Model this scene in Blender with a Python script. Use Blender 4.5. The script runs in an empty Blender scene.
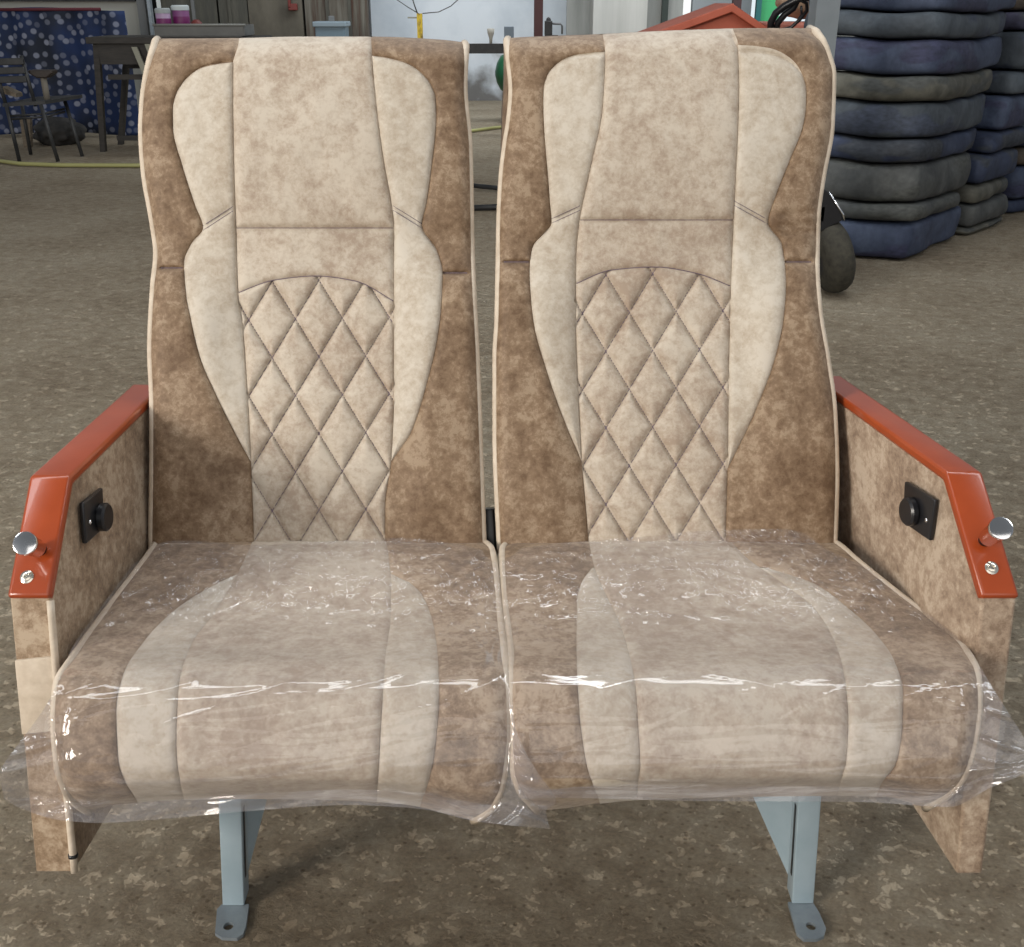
import bpy, bmesh, math, random
from mathutils import Vector, noise
random.seed(7)
C = bpy.context.scene.collection
TH = math.radians(24.0); F = 1060.0; CX, CY = 512.0, 473.5; H = 1.18
CAM = Vector((0, 0, H))
FWD = Vector((0, math.cos(TH), -math.sin(TH))); UP = Vector((0, math.sin(TH), math.cos(TH))); RT = Vector((1, 0, 0))

# ---------------------------------------------------------------- measuring helpers (camera geometry of the photo -> metres)
def ray(px, py): return RT*((px-CX)/F) + UP*(-(py-CY)/F) + FWD
def P(px, py, D): return CAM + ray(px, py)*D
def G(px, py, z=0.0):
    r = ray(px, py); return CAM + r*((z-H)/r.z)
def PX(px, py, x):
    r = ray(px, py); return CAM + r*(x/r.x)
def PY(px, py, Y):
    r = ray(px, py); return CAM + r*(Y/r.y)

# ---------------------------------------------------------------- curves
def pchip(pts):
    ys = [p[1] for p in pts]; xs = [p[0] for p in pts]; n = len(pts)
    d = [(xs[i+1]-xs[i])/(ys[i+1]-ys[i]) for i in range(n-1)]
    m = [0.0]*n; m[0] = d[0]; m[-1] = d[-1]
    for i in range(1, n-1):
        m[i] = 0 if d[i-1]*d[i] <= 0 else 2*d[i-1]*d[i]/(d[i-1]+d[i])
    def f(y):
        if y <= ys[0]: return xs[0]+m[0]*(y-ys[0])
        if y >= ys[-1]: return xs[-1]+m[-1]*(y-ys[-1])
        i = 0
        while y > ys[i+1]: i += 1
        h = ys[i+1]-ys[i]; t = (y-ys[i])/h
        return ((1+2*t)*(1-t)**2*xs[i] + t*(1-t)**2*h*m[i] + t*t*(3-2*t)*xs[i+1] + t*t*(t-1)*h*m[i+1])
    return f
def fx(pts): return pchip([(b, a) for a, b in pts])      # y as a function of x
def sm(a, b, x):
    t = max(0.0, min(1.0, (x-a)/(b-a))); return t*t*(3-2*t)
def segd(px, py, a, b):
    ax, ay = a; bx, by = b; vx, vy = bx-ax, by-ay
    t = max(0, min(1, ((px-ax)*vx+(py-ay)*vy)/(vx*vx+vy*vy)))
    return math.hypot(px-ax-t*vx, py-ay-t*vy)

# ---------------------------------------------------------------- object helpers
def link(name, bm, mat, parent=None, smooth=True, bevel=0, subsurf=0, autos=None):
    me = bpy.data.meshes.new(name)
    bmesh.ops.recalc_face_normals(bm, faces=bm.faces[:])
    bm.to_mesh(me); bm.free()
    if smooth:
        for p in me.polygons: p.use_smooth = True
    if smooth and autos:
        me.set_sharp_from_angle(angle=math.radians(autos))
    for m in (mat if isinstance(mat, (list, tuple)) else [mat]): me.materials.append(m)
    o = bpy.data.objects.new(name, me); C.objects.link(o)
    if parent: o.parent = parent; o.matrix_parent_inverse = parent.matrix_world.inverted() if False else o.matrix_parent_inverse
    if parent:
        q = parent; off = Vector((0, 0, 0))
        while q: off += q.location; q = q.parent
        o.location = -off
    if bevel:
        b = o.modifiers.new('bevel', 'BEVEL'); b.width = bevel; b.segments = 3; b.limit_method = 'ANGLE'; b.angle_limit = math.radians(35)
    if subsurf:
        s = o.modifiers.new('sub', 'SUBSURF'); s.levels = s.render_levels = subsurf
    return o
def thing(name, label, cat, loc=(0, 0, 0), group=None):
    o = bpy.data.objects.new(name, None); C.objects.link(o); o.location = loc; o.empty_display_size = .1
    o['label'] = label; o['category'] = cat
    if group: o['group'] = group
    return o
def tag(o, label, cat, group=None):
    o['label'] = label; o['category'] = cat
    if group: o['group'] = group
    return o
def struct(o): o['kind'] = 'structure'; return o

def a_box(bm, c, s, rz=0, rx=0, ry=0):
    from mathutils import Euler
    R = Euler((rx, ry, rz)).to_matrix(); v = []
    for z in (-1, 1):
        for y in (-1, 1):
            for x in (-1, 1):
                v.append(bm.verts.new(Vector(c)+R@Vector((x*s[0]/2, y*s[1]/2, z*s[2]/2))))
    for f in ((0,1,3,2),(4,6,7,5),(0,4,5,1),(2,3,7,6),(0,2,6,4),(1,5,7,3)): bm.faces.new([v[i] for i in f])
def a_tube(bm, pts, r, n=10, caps=True):
    pts = [Vector(p) for p in pts]; rings = []
    rr = r if isinstance(r, (list, tuple)) else [r]*len(pts)
    t0 = (pts[1]-pts[0]).normalized(); nrm = t0.orthogonal().normalized()
    for i, p in enumerate(pts):
        t = (pts[min(i+1, len(pts)-1)]-pts[max(i-1, 0)]).normalized()
        nrm = (nrm-t*nrm.dot(t)).normalized(); b = t.cross(nrm)
        rings.append([bm.verts.new(p+(nrm*math.cos(a)+b*math.sin(a))*rr[i]) for a in [2*math.pi*k/n for k in range(n)]])
    for a, b in zip(rings, rings[1:]):
        for k in range(n): bm.faces.new((a[k], a[(k+1)%n], b[(k+1)%n], b[k]))
    if caps:
        bm.faces.new(rings[0]); bm.faces.new(rings[-1][::-1])
def a_cyl(bm, a, b, r, r2=None, n=24): a_tube(bm, [a, b], [r, r if r2 is None else r2], n)
def a_lathe(bm, origin, axis, prof, n=32):   # prof: (distance along the axis, radius)
    axis = Vector(axis).normalized(); u = axis.orthogonal().normalized(); w = axis.cross(u); rings = []
    for h, r in prof:
        rings.append([bm.verts.new(Vector(origin)+axis*h+(u*math.cos(2*math.pi*k/n)+w*math.sin(2*math.pi*k/n))*max(r, 1e-5)) for k in range(n)])
    for a, b in zip(rings, rings[1:]):
        for k in range(n): bm.faces.new((a[k], a[(k+1)%n], b[(k+1)%n], b[k]))
    bm.faces.new(rings[0][::-1]); bm.faces.new(rings[-1])
def a_prism(bm, poly, off):                   # polygon of 3D points, pushed by a vector
    off = Vector(off); a = [bm.verts.new(Vector(p)) for p in poly]; b = [bm.verts.new(Vector(p)+off) for p in poly]
    n = len(poly)
    for k in range(n): bm.faces.new((a[k], a[(k+1)%n], b[(k+1)%n], b[k]))
    bm.faces.new(a); bm.faces.new(b[::-1])
BM = bmesh.new

# ---------------------------------------------------------------- materials
def mat(name, col=(.5,.5,.5), rough=.6, metal=0, spec=.5, coat=0):
    m = bpy.data.materials.new(name); m.use_nodes = True
    b = m.node_tree.nodes['Principled BSDF']
    b.inputs['Base Color'].default_value = (*col, 1); b.inputs['Roughness'].default_value = rough
    b.inputs['Metallic'].default_value = metal; b.inputs['Specular IOR Level'].default_value = spec
    b.inputs['Coat Weight'].default_value = coat; b.inputs['Coat Roughness'].default_value = .06
    return m
def N(m, t, **kw):
    n = m.node_tree.nodes.new(t)
    for k, v in kw.items():
        if k in n.inputs: n.inputs[k].default_value = v
        else: setattr(n, k, v)
    return n
def L(m, a, b): m.node_tree.links.new(a, b)
def noise_mat(name, cols, scale, rough=.7, detail=6, distort=0, stretch=(1,1,1), bump=0, bscale=None, fine=0, fscale=200, metal=0, spec=.5, coat=0, bdist=.002):
    """cols: list of (pos, rgb)"""
    m = mat(name, cols[0][1], rough, metal, spec, coat); b = m.node_tree.nodes['Principled BSDF']
    tc = N(m, 'ShaderNodeTexCoord'); mp = N(m, 'ShaderNodeMapping'); mp.inputs['Scale'].default_value = stretch
    L(m, tc.outputs['Object'], mp.inputs['Vector'])
    n = N(m, 'ShaderNodeTexNoise', Scale=scale, Detail=detail, Distortion=distort, Roughness=.62); L(m, mp.outputs[0], n.inputs['Vector'])
    r = N(m, 'ShaderNodeValToRGB'); e = r.color_ramp.elements
    while len(e) < len(cols): e.new(.5)
    for k, (p, c) in enumerate(cols): e[k].position = p; e[k].color = (*c, 1)
    L(m, n.outputs['Fac'], r.inputs['Fac']); out = r.outputs['Color']
    if fine:
        n2 = N(m, 'ShaderNodeTexNoise', Scale=fscale, Detail=3); L(m, mp.outputs[0], n2.inputs['Vector'])
        mr = N(m, 'ShaderNodeMapRange'); mr.inputs['From Min'].default_value = .3; mr.inputs['From Max'].default_value = .7
        mr.inputs['To Min'].default_value = 1-fine; mr.inputs['To Max'].default_value = 1+fine; L(m, n2.outputs['Fac'], mr.inputs['Value'])
        mx = N(m, 'ShaderNodeVectorMath', operation='SCALE'); L(m, out, mx.inputs[0]); L(m, mr.outputs[0], mx.inputs['Scale']); out = mx.outputs[0]
    L(m, out, b.inputs['Base Color'])
    if bump:
        n3 = N(m, 'ShaderNodeTexNoise', Scale=bscale or scale*3, Detail=5); L(m, mp.outputs[0], n3.inputs['Vector'])
        bp = N(m, 'ShaderNodeBump', Strength=bump, Distance=bdist); L(m, n3.outputs['Fac'], bp.inputs['Height']); L(m, bp.outputs[0], b.inputs['Normal'])
    return m

def suede(name, lo, mid, hi, seed=0):
    """mottled suede-look upholstery"""
    m = mat(name, mid, .62, spec=.35); b = m.node_tree.nodes['Principled BSDF']
    b.inputs['Sheen Weight'].default_value = .12; b.inputs['Sheen Roughness'].default_value = .5
    tc = N(m, 'ShaderNodeTexCoord'); mp = N(m, 'ShaderNodeMapping'); mp.inputs['Location'].default_value = (seed*3.1, seed*1.7, seed)
    L(m, tc.outputs['Object'], mp.inputs['Vector'])
    n1 = N(m, 'ShaderNodeTexNoise', Scale=58, Detail=9, Roughness=.72, Distortion=.25); L(m, mp.outputs[0], n1.inputs['Vector'])
    n2 = N(m, 'ShaderNodeTexNoise', Scale=9, Detail=4, Roughness=.6, Distortion=.2); L(m, mp.outputs[0], n2.inputs['Vector'])
    ad = N(m, 'ShaderNodeMath', operation='MULTIPLY_ADD'); ad.inputs[1].default_value = .45; L(m, n2.outputs['Fac'], ad.inputs[0])
    mu = N(m, 'ShaderNodeMath', operation='MULTIPLY'); mu.inputs[1].default_value = .58; L(m, n1.outputs['Fac'], mu.inputs[0]); L(m, mu.outputs[0], ad.inputs[2])
    n4 = N(m, 'ShaderNodeTexNoise', Scale=150, Detail=5, Roughness=.7, Distortion=.5); L(m, mp.outputs[0], n4.inputs['Vector'])
    a4 = N(m, 'ShaderNodeMath', operation='MULTIPLY_ADD'); a4.inputs[1].default_value = .30; L(m, n4.outputs['Fac'], a4.inputs[0]); L(m, ad.outputs[0], a4.inputs[2])
    sb = N(m, 'ShaderNodeMath', operation='SUBTRACT'); sb.inputs[1].default_value = .15; L(m, a4.outputs[0], sb.inputs[0]); ad = sb
    r = N(m, 'ShaderNodeValToRGB'); e = r.color_ramp.elements; e.new(.5)
    for k, (p, c) in enumerate(((.40, lo), (.515, mid), (.60, hi))): e[k].position = p; e[k].color = (*c, 1)
    L(m, ad.outputs[0], r.inputs['Fac']); L(m, r.outputs['Color'], b.inputs['Base Color'])
    n3 = N(m, 'ShaderNodeTexNoise', Scale=260, Detail=4); L(m, mp.outputs[0], n3.inputs['Vector'])
    a2 = N(m, 'ShaderNodeMath', operation='MULTIPLY_ADD'); a2.inputs[1].default_value = .35; L(m, n3.outputs['Fac'], a2.inputs[0]); L(m, n1.outputs['Fac'], a2.inputs[2])
    bp = N(m, 'ShaderNodeBump', Strength=.3, Distance=.0015); L(m, a2.outputs[0], bp.inputs['Height']); L(m, bp.outputs[0], b.inputs['Normal'])
    return m
cream = suede('cream_suede', (.345,.265,.198), (.465,.388,.305), (.545,.475,.385))
cream2 = suede('cream_suede_wing', (.41,.335,.255), (.505,.438,.35), (.575,.515,.43), 3)
brown = suede('brown_suede', (.135,.080,.042), (.225,.148,.088), (.33,.24,.158), 5)
brown_l = suede('tan_suede', (.16,.10,.055), (.295,.205,.128), (.43,.33,.23), 8)
panel_lit = suede('lit_side_panel_suede', (.22,.15,.10), (.37,.275,.195), (.50,.40,.30), 11)  # paler tan for the right side panel, its stronger light put into the colour
pipe_m = noise_mat('cream_piping', [(.3,(.50,.41,.31)),(.7,(.64,.55,.44))], 60, .6, bump=.2)
thread = mat('stitch_thread', (.17,.13,.16), .7)
orange = noise_mat('orange_lacquer', [(.35,(.30,.046,.009)),(.65,(.36,.06,.013))], 12, .28, bump=.06, bscale=25, coat=.35)
chrome = mat('chrome', (.82,.83,.85), .12, 1)
brass = mat('screw_metal', (.75,.7,.6), .25, 1)
blackp = mat('black_plastic', (.012,.012,.014), .3)
blackm = noise_mat('black_metal', [(.3,(.012,.012,.013)),(.7,(.03,.03,.03))], 20, .5)
bluegrey = noise_mat('blue_grey_paint', [(.3,(.30,.39,.44)),(.7,(.37,.46,.51))], 14, .35, bump=.1, coat=.2)
steel = noise_mat('worn_steel', [(.3,(.22,.26,.29)),(.7,(.33,.37,.40))], 25, .4, metal=.4)

def film_mat():
    m = bpy.data.materials.new('clear_plastic_film'); m.use_nodes = True; nt = m.node_tree; nt.nodes.clear()
    out = N(m, 'ShaderNodeOutputMaterial'); tr = N(m, 'ShaderNodeBsdfTransparent'); tr.inputs[0].default_value = (.95,.94,.94,1)
    df = N(m, 'ShaderNodeBsdfDiffuse'); df.inputs[0].default_value = (.62,.60,.62,1)
    gl = N(m, 'ShaderNodeBsdfGlossy'); gl.inputs[0].default_value = (1,1,1,1); gl.inputs['Roughness'].default_value = .07
    tc = N(m, 'ShaderNodeTexCoord'); mp = N(m, 'ShaderNodeMapping'); mp.inputs['Scale'].default_value = (.4,1.5,1.5); L(m, tc.outputs['Object'], mp.inputs[0])
    n1 = N(m, 'ShaderNodeTexNoise', Scale=17, Detail=3, Roughness=.5, Distortion=1.6); L(m, mp.outputs[0], n1.inputs['Vector'])
    bp = N(m, 'ShaderNodeBump', Strength=.3, Distance=.0011); L(m, n1.outputs['Fac'], bp.inputs['Height'])
    L(m, bp.outputs[0], gl.inputs['Normal'])
    lw = N(m, 'ShaderNodeLayerWeight'); lw.inputs['Blend'].default_value = .5; L(m, bp.outputs[0], lw.inputs['Normal'])
    pw = N(m, 'ShaderNodeMath', operation='POWER'); pw.inputs[1].default_value = 4.5; L(m, lw.outputs['Facing'], pw.inputs[0])
    fr = N(m, 'ShaderNodeMath', operation='MULTIPLY_ADD'); fr.inputs[1].default_value = .6; fr.inputs[2].default_value = .045; L(m, pw.outputs[0], fr.inputs[0])
    m1 = N(m, 'ShaderNodeMixShader'); m1.inputs[0].default_value = .085; L(m, tr.outputs[0], m1.inputs[1]); L(m, df.outputs[0], m1.inputs[2])
    mm = N(m, 'ShaderNodeMath', operation='MULTIPLY'); mm.inputs[1].default_value = 1.0; mm.use_clamp = True; L(m, fr.outputs[0], mm.inputs[0])
    m2 = N(m, 'ShaderNodeMixShader'); L(m, mm.outputs[0], m2.inputs[0]); L(m, m1.outputs[0], m2.inputs[1]); L(m, gl.outputs[0], m2.inputs[2])
    L(m, m2.outputs[0], out.inputs[0]); return m
film = film_mat()

# ================================================================ DOUBLE SEAT
O = (-.02, 1.1, 0)
seat = thing('double_bus_seat', 'beige and brown upholstered double bus seat with orange armrests standing on concrete floor', 'seat', O)

SEATS = [dict(
  x0=pchip([(153.5,38),(147,64),(141,105),(140,130),(142.6,172),(151,222),(155,255),(152,285),(149,350),(151,404),(151,462),(150,541),(152,570)]),
  x5=pchip([(468,38),(466,85),(471,146),(473,237),(475,295),(477,332),(480,404),(482,462),(485,542),(486,570)]),
  x1=pchip([(234,61.2),(222,62.5),(202,67),(191,74),(182.5,83),(176,94),(172.8,108),(173,128),(182,164.5),(195,205),(203,228),(191,244),(184,262),(186,295),(189.6,314),(200,357.5),(217,397),(235,433),(251,462)]),
  x2=pchip([(240,30),(238,44),(235,54),(233,62),(233,92),(234,164),(236,228),(238,295),(242,321),(247,386),(251,462),(255,570)]),
  x3=pchip([(371,30),(371.5,45),(372,56),(375.7,99.5),(383,157),(392,208),(394,228),(394,320),(394,394),(391,462),(385,506),(385,570)]),
  x4=pchip([(371.5,55.5),(384,57),(404.6,62),(415,67.5),(424,75.5),(431.5,86),(435.5,99),(436,117.5),(431.7,164.5),(426,205),(421.6,225),(437,251),(442.5,273),(441,309),(437,339.5),(426,386),(412,430),(392,460.5)]),
  wl=(61.2,462), wr=(55.5,460.5), ytop=fx([(140,41),(160,38.5),(235,38),(300,36.5),(371,36.5),(440,39.5),(470,43)]),
  hs=228, dl=268, dr=273, arc=fx([(236,293.5),(275,280),(316,276),(355,281),(397,303)]), ql=(319,356.8), qs=0.0,
  nl=((203,228),(233,208.6)), nr=((393,208),(422,226)), gus=lambda y: -.5),
 dict(
  x0=pchip([(503.5,30),(507,58),(510,90),(507,125),(504,143),(500,178),(498,217),(497,266),(496,319),(494,358),(494,430),(498,539),(500,570)]),
  x5=pchip([(813,36),(820,40),(826,47),(830,57),(834.6,73),(833,125.5),(824,178),(819,217),(818,266),(821,311),(828.6,358),(835.6,412.6),(837.7,474),(836,539),(835,570)]),
  x1=pchip([(604.5,53.4),(592,53.9),(574,56),(563,60),(553.5,67),(547,76),(543.6,89),(543.2,104),(543.9,125.5),(548,178),(550,205),(551.5,222),(532,248.6),(529.5,273),(531,300),(534,325),(545,365.6),(561,412.6),(583,465)]),
  x2=pchip([(600,24),(603,38),(605,53.4),(602.5,108),(592,160.6),(582,206),(579,222),(576,259),(575.5,319),(578,390),(582,465),(588,535),(590,570)]),
  x3=pchip([(730,20),(732,34),(738,51),(739,90),(738,125.5),(735,190),(733.5,222),(731,284),(729,358),(727.5,463),(725.7,535),(725,570)]),
  x4=pchip([(738,51),(750,51.6),(771,54),(785,59),(796,66.5),(803,77),(806.3,90),(806,106),(803,125.5),(791,157),(776,195),(768,222),(782,245),(786,284),(784,315),(775,358),(754.6,412.6),(727.5,468.6)]),
  wl=(53.4,465), wr=(51,468.6), ytop=fx([(495,40),(515,37.5),(600,34),(680,30),(760,28),(812,28),(830,34)]),
  hs=220, dl=262, dr=262, arc=fx([(574,284.5),(612,270),(655,267),(695,273),(733,287)]), ql=(652.7,350.4), qs=0.0,
  nl=((551.5,221),(580,208)), nr=((734,203),(768,222)), gus=lambda y: -.5+8*math.exp(-((y-100)/48)**2)+1.5*math.exp(-((y-230)/60)**2))]
V0, V1 = 36.0, 566.0

def quilt_d(S, px, py):
    a = (px-S['ql'][0])/46.8; b = (py-S['ql'][1]+.02*(px-S['ql'][0]))/76.6
    k = 1/math.hypot(1/46.8, 1/76.6)
    p = a+b; q = a-b
    return min(abs(p-round(p)), abs(q-round(q)))*k
def wingd(S, k, r, px, py):
    a, b = S[r]
    if not (a-8 <= py <= b+8): return 99
    key = k+'poly'
    if key not in S:
        pts = [(S[k](a), a)]; y = a
        while y < b:
            s = abs(S[k](y+.3)-S[k](y))/.3; y = min(b, y+max(.3, 4/math.sqrt(1+s*s))); pts.append((S[k](y), y))
        S[key] = pts
    best = 99
    pts = S[key]
    for p, q in zip(pts, pts[1:]):
        if p[1]-12 < py < q[1]+12 and abs(px-p[0]) < 24: best = min(best, segd(px, py, p, q))
    return best
def backD(S, px, py):
    xl, xr = S['x0'](py), S['x5'](py); e = max(0.0, min(px-xl, xr-px)); D = 1.46
    R = 16
    if e < R: D += .020*(1-math.sqrt(max(0, 1-((R-e)/R)**2)))
    q = py-S['ytop'](px)
    if q < 24: D += .040*(1-math.sqrt(max(0, 1-((24-q)/24)**2)))
    xc = (xl+xr)/2; w = (xr-xl)/2; u = abs(px-xc)/w
    D -= .016*math.exp(-((py-130)/75)**2)*(1-u*u)
    D -= .016*sm(.42, .72, u)*sm(225, 330, py)*(1-.5*sm(480, 540, py))
    D += .012*math.exp(-((py-245)/28)**2)*(.35+.65*u)
    D -= .010*math.exp(-((py-440)/80)**2)*(1-u*u)
    # seams
    g = 0
    def curve(c, a, b):
        if not (a <= py <= b): return 99
        y = min(max(py, a), b); x = c(y); s = (c(min(b, y+1))-c(max(a, y-1)))/2
        return abs(px-x)/math.sqrt(1+s*s)
    d2, d3 = curve(S['x2'], 0, 700), curve(S['x3'], 0, 700)
    d1, d4 = wingd(S, 'x1', 'wl', px, py), wingd(S, 'x4', 'wr', px, py)
    for d in (d1, d2, d3, d4): g = max(g, .0052*math.exp(-d/4.5)+.0022*math.exp(-d/1.5))
    x2, x3 = S['x2'](py), S['x3'](py)
    if x2-1 < px < x3+1:
        g = max(g, .005*math.exp(-abs(py-S['hs'])/4)+.002*math.exp(-abs(py-S['hs'])/1.5))
        da = py-S['arc'](px); g = max(g, .004*math.exp(-abs(da)/4)+.002*math.exp(-abs(da)/1.5))
        if da > 0:
            dq = quilt_d(S, px, py); g = max(g, .0075*math.exp(-dq/5.5)+.0035*math.exp(-dq/1.3))
    if (px < S['x1'](py) if S['wl'][0] < py < S['wl'][1] else False): g = max(g, (.0085*math.exp(-abs(py-S['dl'])/3.5)+.004*math.exp(-abs(py-S['dl'])/1.2))*sm(2, 11, e))
    if (px > S['x4'](py) if S['wr'][0] < py < S['wr'][1] else False):
        g = max(g, (.0085*math.exp(-abs(py-S['dr'])/3.5)+.004*math.exp(-abs(py-S['dr'])/1.2))*sm(2, 11, e))
        if S is SEATS[1]:
            for yy in (214, 226, 233): g = max(g, .0055*math.exp(-abs(py-yy+.08*(px-790))/2.6)*sm(770, 790, px)*(1-sm(806, 818, px)))
    for sg in (S['nl'], S['nr']):
        d = segd(px, py, *sg); g = max(g, .005*math.exp(-d/3)); g = max(g, .003*math.exp(-abs(d-4)/1.2)) if d < 8 else g
    D += g
    D += .0016*noise.noise(Vector((px/38, py/38, 3 if S is SEATS[0] else 9))) + .0006*noise.noise(Vector((px/12, py/12, 5)))
    return D
def backwarp(S, px, v):
    k = 1-sm(V0, 86, v); return v+(S['ytop'](px)-V0)*k
def frange(a, b, st):
    n = max(1, int(math.ceil((b-a)/st))); return [a+(b-a)*i/n for i in range(n+1)]
def strip(bm, S, Lf, Rf, vs, nx, Df, warp, cosine=True):
    rows = []
    for v in vs:
        a, b = Lf(v), Rf(v); b = max(b, a+.02); row = []
        for i in range(nx+1):
            t = i/nx
            if cosine: t = .5*t+.5*(.5-.5*math.cos(math.pi*t))
            px = a+(b-a)*t; py = warp(px, v)
            row.append(bm.verts.new(P(px, py, Df(px, py, v))))
        rows.append(row)
    for r, s in zip(rows, rows[1:]):
        for i in range(nx): bm.faces.new((r[i], r[i+1], s[i+1], s[i]))
    return rows
def ribbon_path(bm, pts2, S, Df, r=.0007, lift=.0004):
    a_tube(bm, [P(x, y, Df(x, y)-lift) for x, y in pts2], r, 5)

for si, S in enumerate(SEATS):
    Df = lambda px, py, v=0, S=S: backD(S, px, py)
    W = lambda px, v, S=S: backwarp(S, px, v)
    x0, x1, x2, x3, x4, x5 = [S[k] for k in ('x0','x1','x2','x3','x4','x5')]
    wl, wr = S['wl'], S['wr']
    Ldark = lambda v: min(x1(v), x2(v)) if wl[0] <= v <= wl[1] else x2(v)
    Rdark = lambda v: max(x4(v), x3(v)) if wr[0] <= v <= wr[1] else x3(v)
    def rows_for(a, b): return sorted(set([round(q, 3) for q in frange(V0, 100, 1.5)+frange(100, V1, 2.4)+[a, a+.3, a+.8, b]+frange(S['dl']-4, S['dl']+4, .8)+frange(S['dr']-4, S['dr']+4, .8) if True]))
    bm = BM()
    strip(bm, S, x0, Ldark, rows_for(*wl), 34, Df, W)
    strip(bm, S, Rdark, x5, rows_for(*wr), 34, Df, W)
    # side band, top and back of the shell
    ol = [(x0(v), v) for v in frange(V1, V0, 6)] if False else [(x0(V1-(V1-V0)*i/70), V1-(V1-V0)*i/70, -1) for i in range(71)]
    tp = [(x0(V0)+(x5(V0)-x0(V0))*i/30, V0, 0) for i in range(1, 30)]
    orr = [(x5(V0+(V1-V0)*i/70), V0+(V1-V0)*i/70, 1) for i in range(71)]
    loop = ol+tp+orr; rings = []
    for k, (dd, gk, ins) in enumerate(((-.001, 0, 0), (.02, .8, 0), (.05, 1, 0), (.085, .6, 2), (.105, -1, 6))):
        ring = []
        for px, v, sd in loop:
            py = W(px, v); D0 = Df(px, py)
            gx = (S['gus'](py) if sd < 0 else -.5)*gk*sd - sd*ins; D = D0+dd
            topin = (1-sm(V0, 60, v))*ins*.8
            ring.append(bm.verts.new(P(px+gx, py+topin+(.0 if sd else 0), D)))
        rings.append(ring)
    for a, b in zip(rings, rings[1:]):
        for k in range(len(loop)-1): bm.faces.new((a[k], a[k+1], b[k+1], b[k]))
    bm.faces.new(rings[-1])
    back = link('backrest', bm, brown, seat, autos=None)
    # cream panels
    bm = BM(); strip(bm, S, lambda v: min(x1(v), x2(v)), x2, [v for v in rows_for(*wl) if wl[0] <= v <= wl[1]], 26, Df, W); link('wing_panel', bm, cream2, back)
    bm = BM(); strip(bm, S, x3, lambda v: max(x4(v), x3(v)), [v for v in rows_for(*wr) if wr[0] <= v <= wr[1]], 26, Df, W); link('wing_panel', bm, cream2, back)
    bm = BM(); strip(bm, S, x2, x3, frange(V0, 100, 1.5)[:-1]+frange(100, S['hs'], 2.2), 56, Df, W); link('headrest_panel', bm, cream, back)
    bm = BM()                                           # between the headrest seam and the arc
    rows = []
    for j in range(22):
        t = j/21; row = []
        for i in range(57):
            s = i/56; yy = S['hs']; px = x2(yy)+(x3(yy)-x2(yy))*s
            for _ in range(4):
                yy = S['hs']+(S['arc'](px)-S['hs'])*t; px = x2(yy)+(x3(yy)-x2(yy))*s
            row.append(bm.verts.new(P(px, yy, Df(px, yy))))
        rows.append(row)
    for r, q in zip(rows, rows[1:]):
        for i in range(56): bm.faces.new((r[i], r[i+1], q[i+1], q[i]))
    link('shoulder_panel', bm, cream, back)
    bm = BM(); rows = []
    for j in range(190):
        t = j/189; row = []
        for i in range(101):
            s = i/100; yy = 300; px = x2(yy)+(x3(yy)-x2(yy))*s
            for _ in range(4):
                yy = S['arc'](px)+(V1-S['arc'](px))*t; px = x2(yy)+(x3(yy)-x2(yy))*s
            row.append(bm.verts.new(P(px, yy, Df(px, yy))))
        rows.append(row)
    for r, q in zip(rows, rows[1:]):
        for i in range(100): bm.faces.new((r[i], r[i+1], q[i+1], q[i]))
    link('quilted_panel', bm, cream, back)
    # stitching
    bm = BM()
    qx, qy = S['ql']
    for sgn in (1, -1):
        for k in range(-9, 10):
            pts = []
            for j in range(0, 141):
                py = 262+j*2.15
                b = None
                # solve a +- b = k, with the slight slant used for the quilting
                px = qx
                for _ in range(5):
                    bb = (py-qy+.02*(px-qx))/76.6; px = qx+46.8*(k-sgn*bb)
                ok = x2(py)+1 < px < x3(py)-1 and py > S['arc'](px)+.5
                if ok: pts.append((px, py))
                elif len(pts) > 1: break
            if len(pts) > 2: ribbon_path(bm, pts, S, Df, .00075, .0013)
    ar = [(x, S['arc'](x)) for x in frange(x2(290)+1, x3(290)-1, 4)]; ribbon_path(bm, ar, S, Df, .0007, .0006)
    ribbon_path(bm, [(x, S['hs']) for x in frange(x2(S['hs'])+1, x3(S['hs'])-1, 4)], S, Df, .0005)
    for sg in (S['nl'], S['nr']):
        for o in (-2.2, 2.2):
            ribbon_path(bm, [(sg[0][0]+(sg[1][0]-sg[0][0])*t/8, sg[0][1]+(sg[1][1]-sg[0][1])*t/8+o) for t in range(9)], S, Df, .0004)
    for yy, a, b in ((S['dl'], x0(S['dl'])+7, x1(S['dl'])-1), (S['dr'], x4(S['dr'])+1, x5(S['dr'])-7)):
        ribbon_path(bm, [(a+(b-a)*t/12, yy) for t in range(13)], S, Df, .0011, .0012)
    link('stitching', bm, thread, back)
    # piping down both sides
    for sd, c in ((-1, x0), (1, x5)):
        pts = []
        for i in range(90):
            v = V0+3+(550-V0)*i/89; px = c(v); py = W(px, v)
            pts.append(P(px-sd*2.6, py, Df(px, py)-.0045))
        pts = [P(c(V0)-sd*3.5, W(c(V0), V0)+1, Df(c(V0), W(c(V0), V0))+.05)]+pts
        bm = BM(); a_tube(bm, pts, .0060, 12); link('piping', bm, pipe_m, back)

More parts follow.
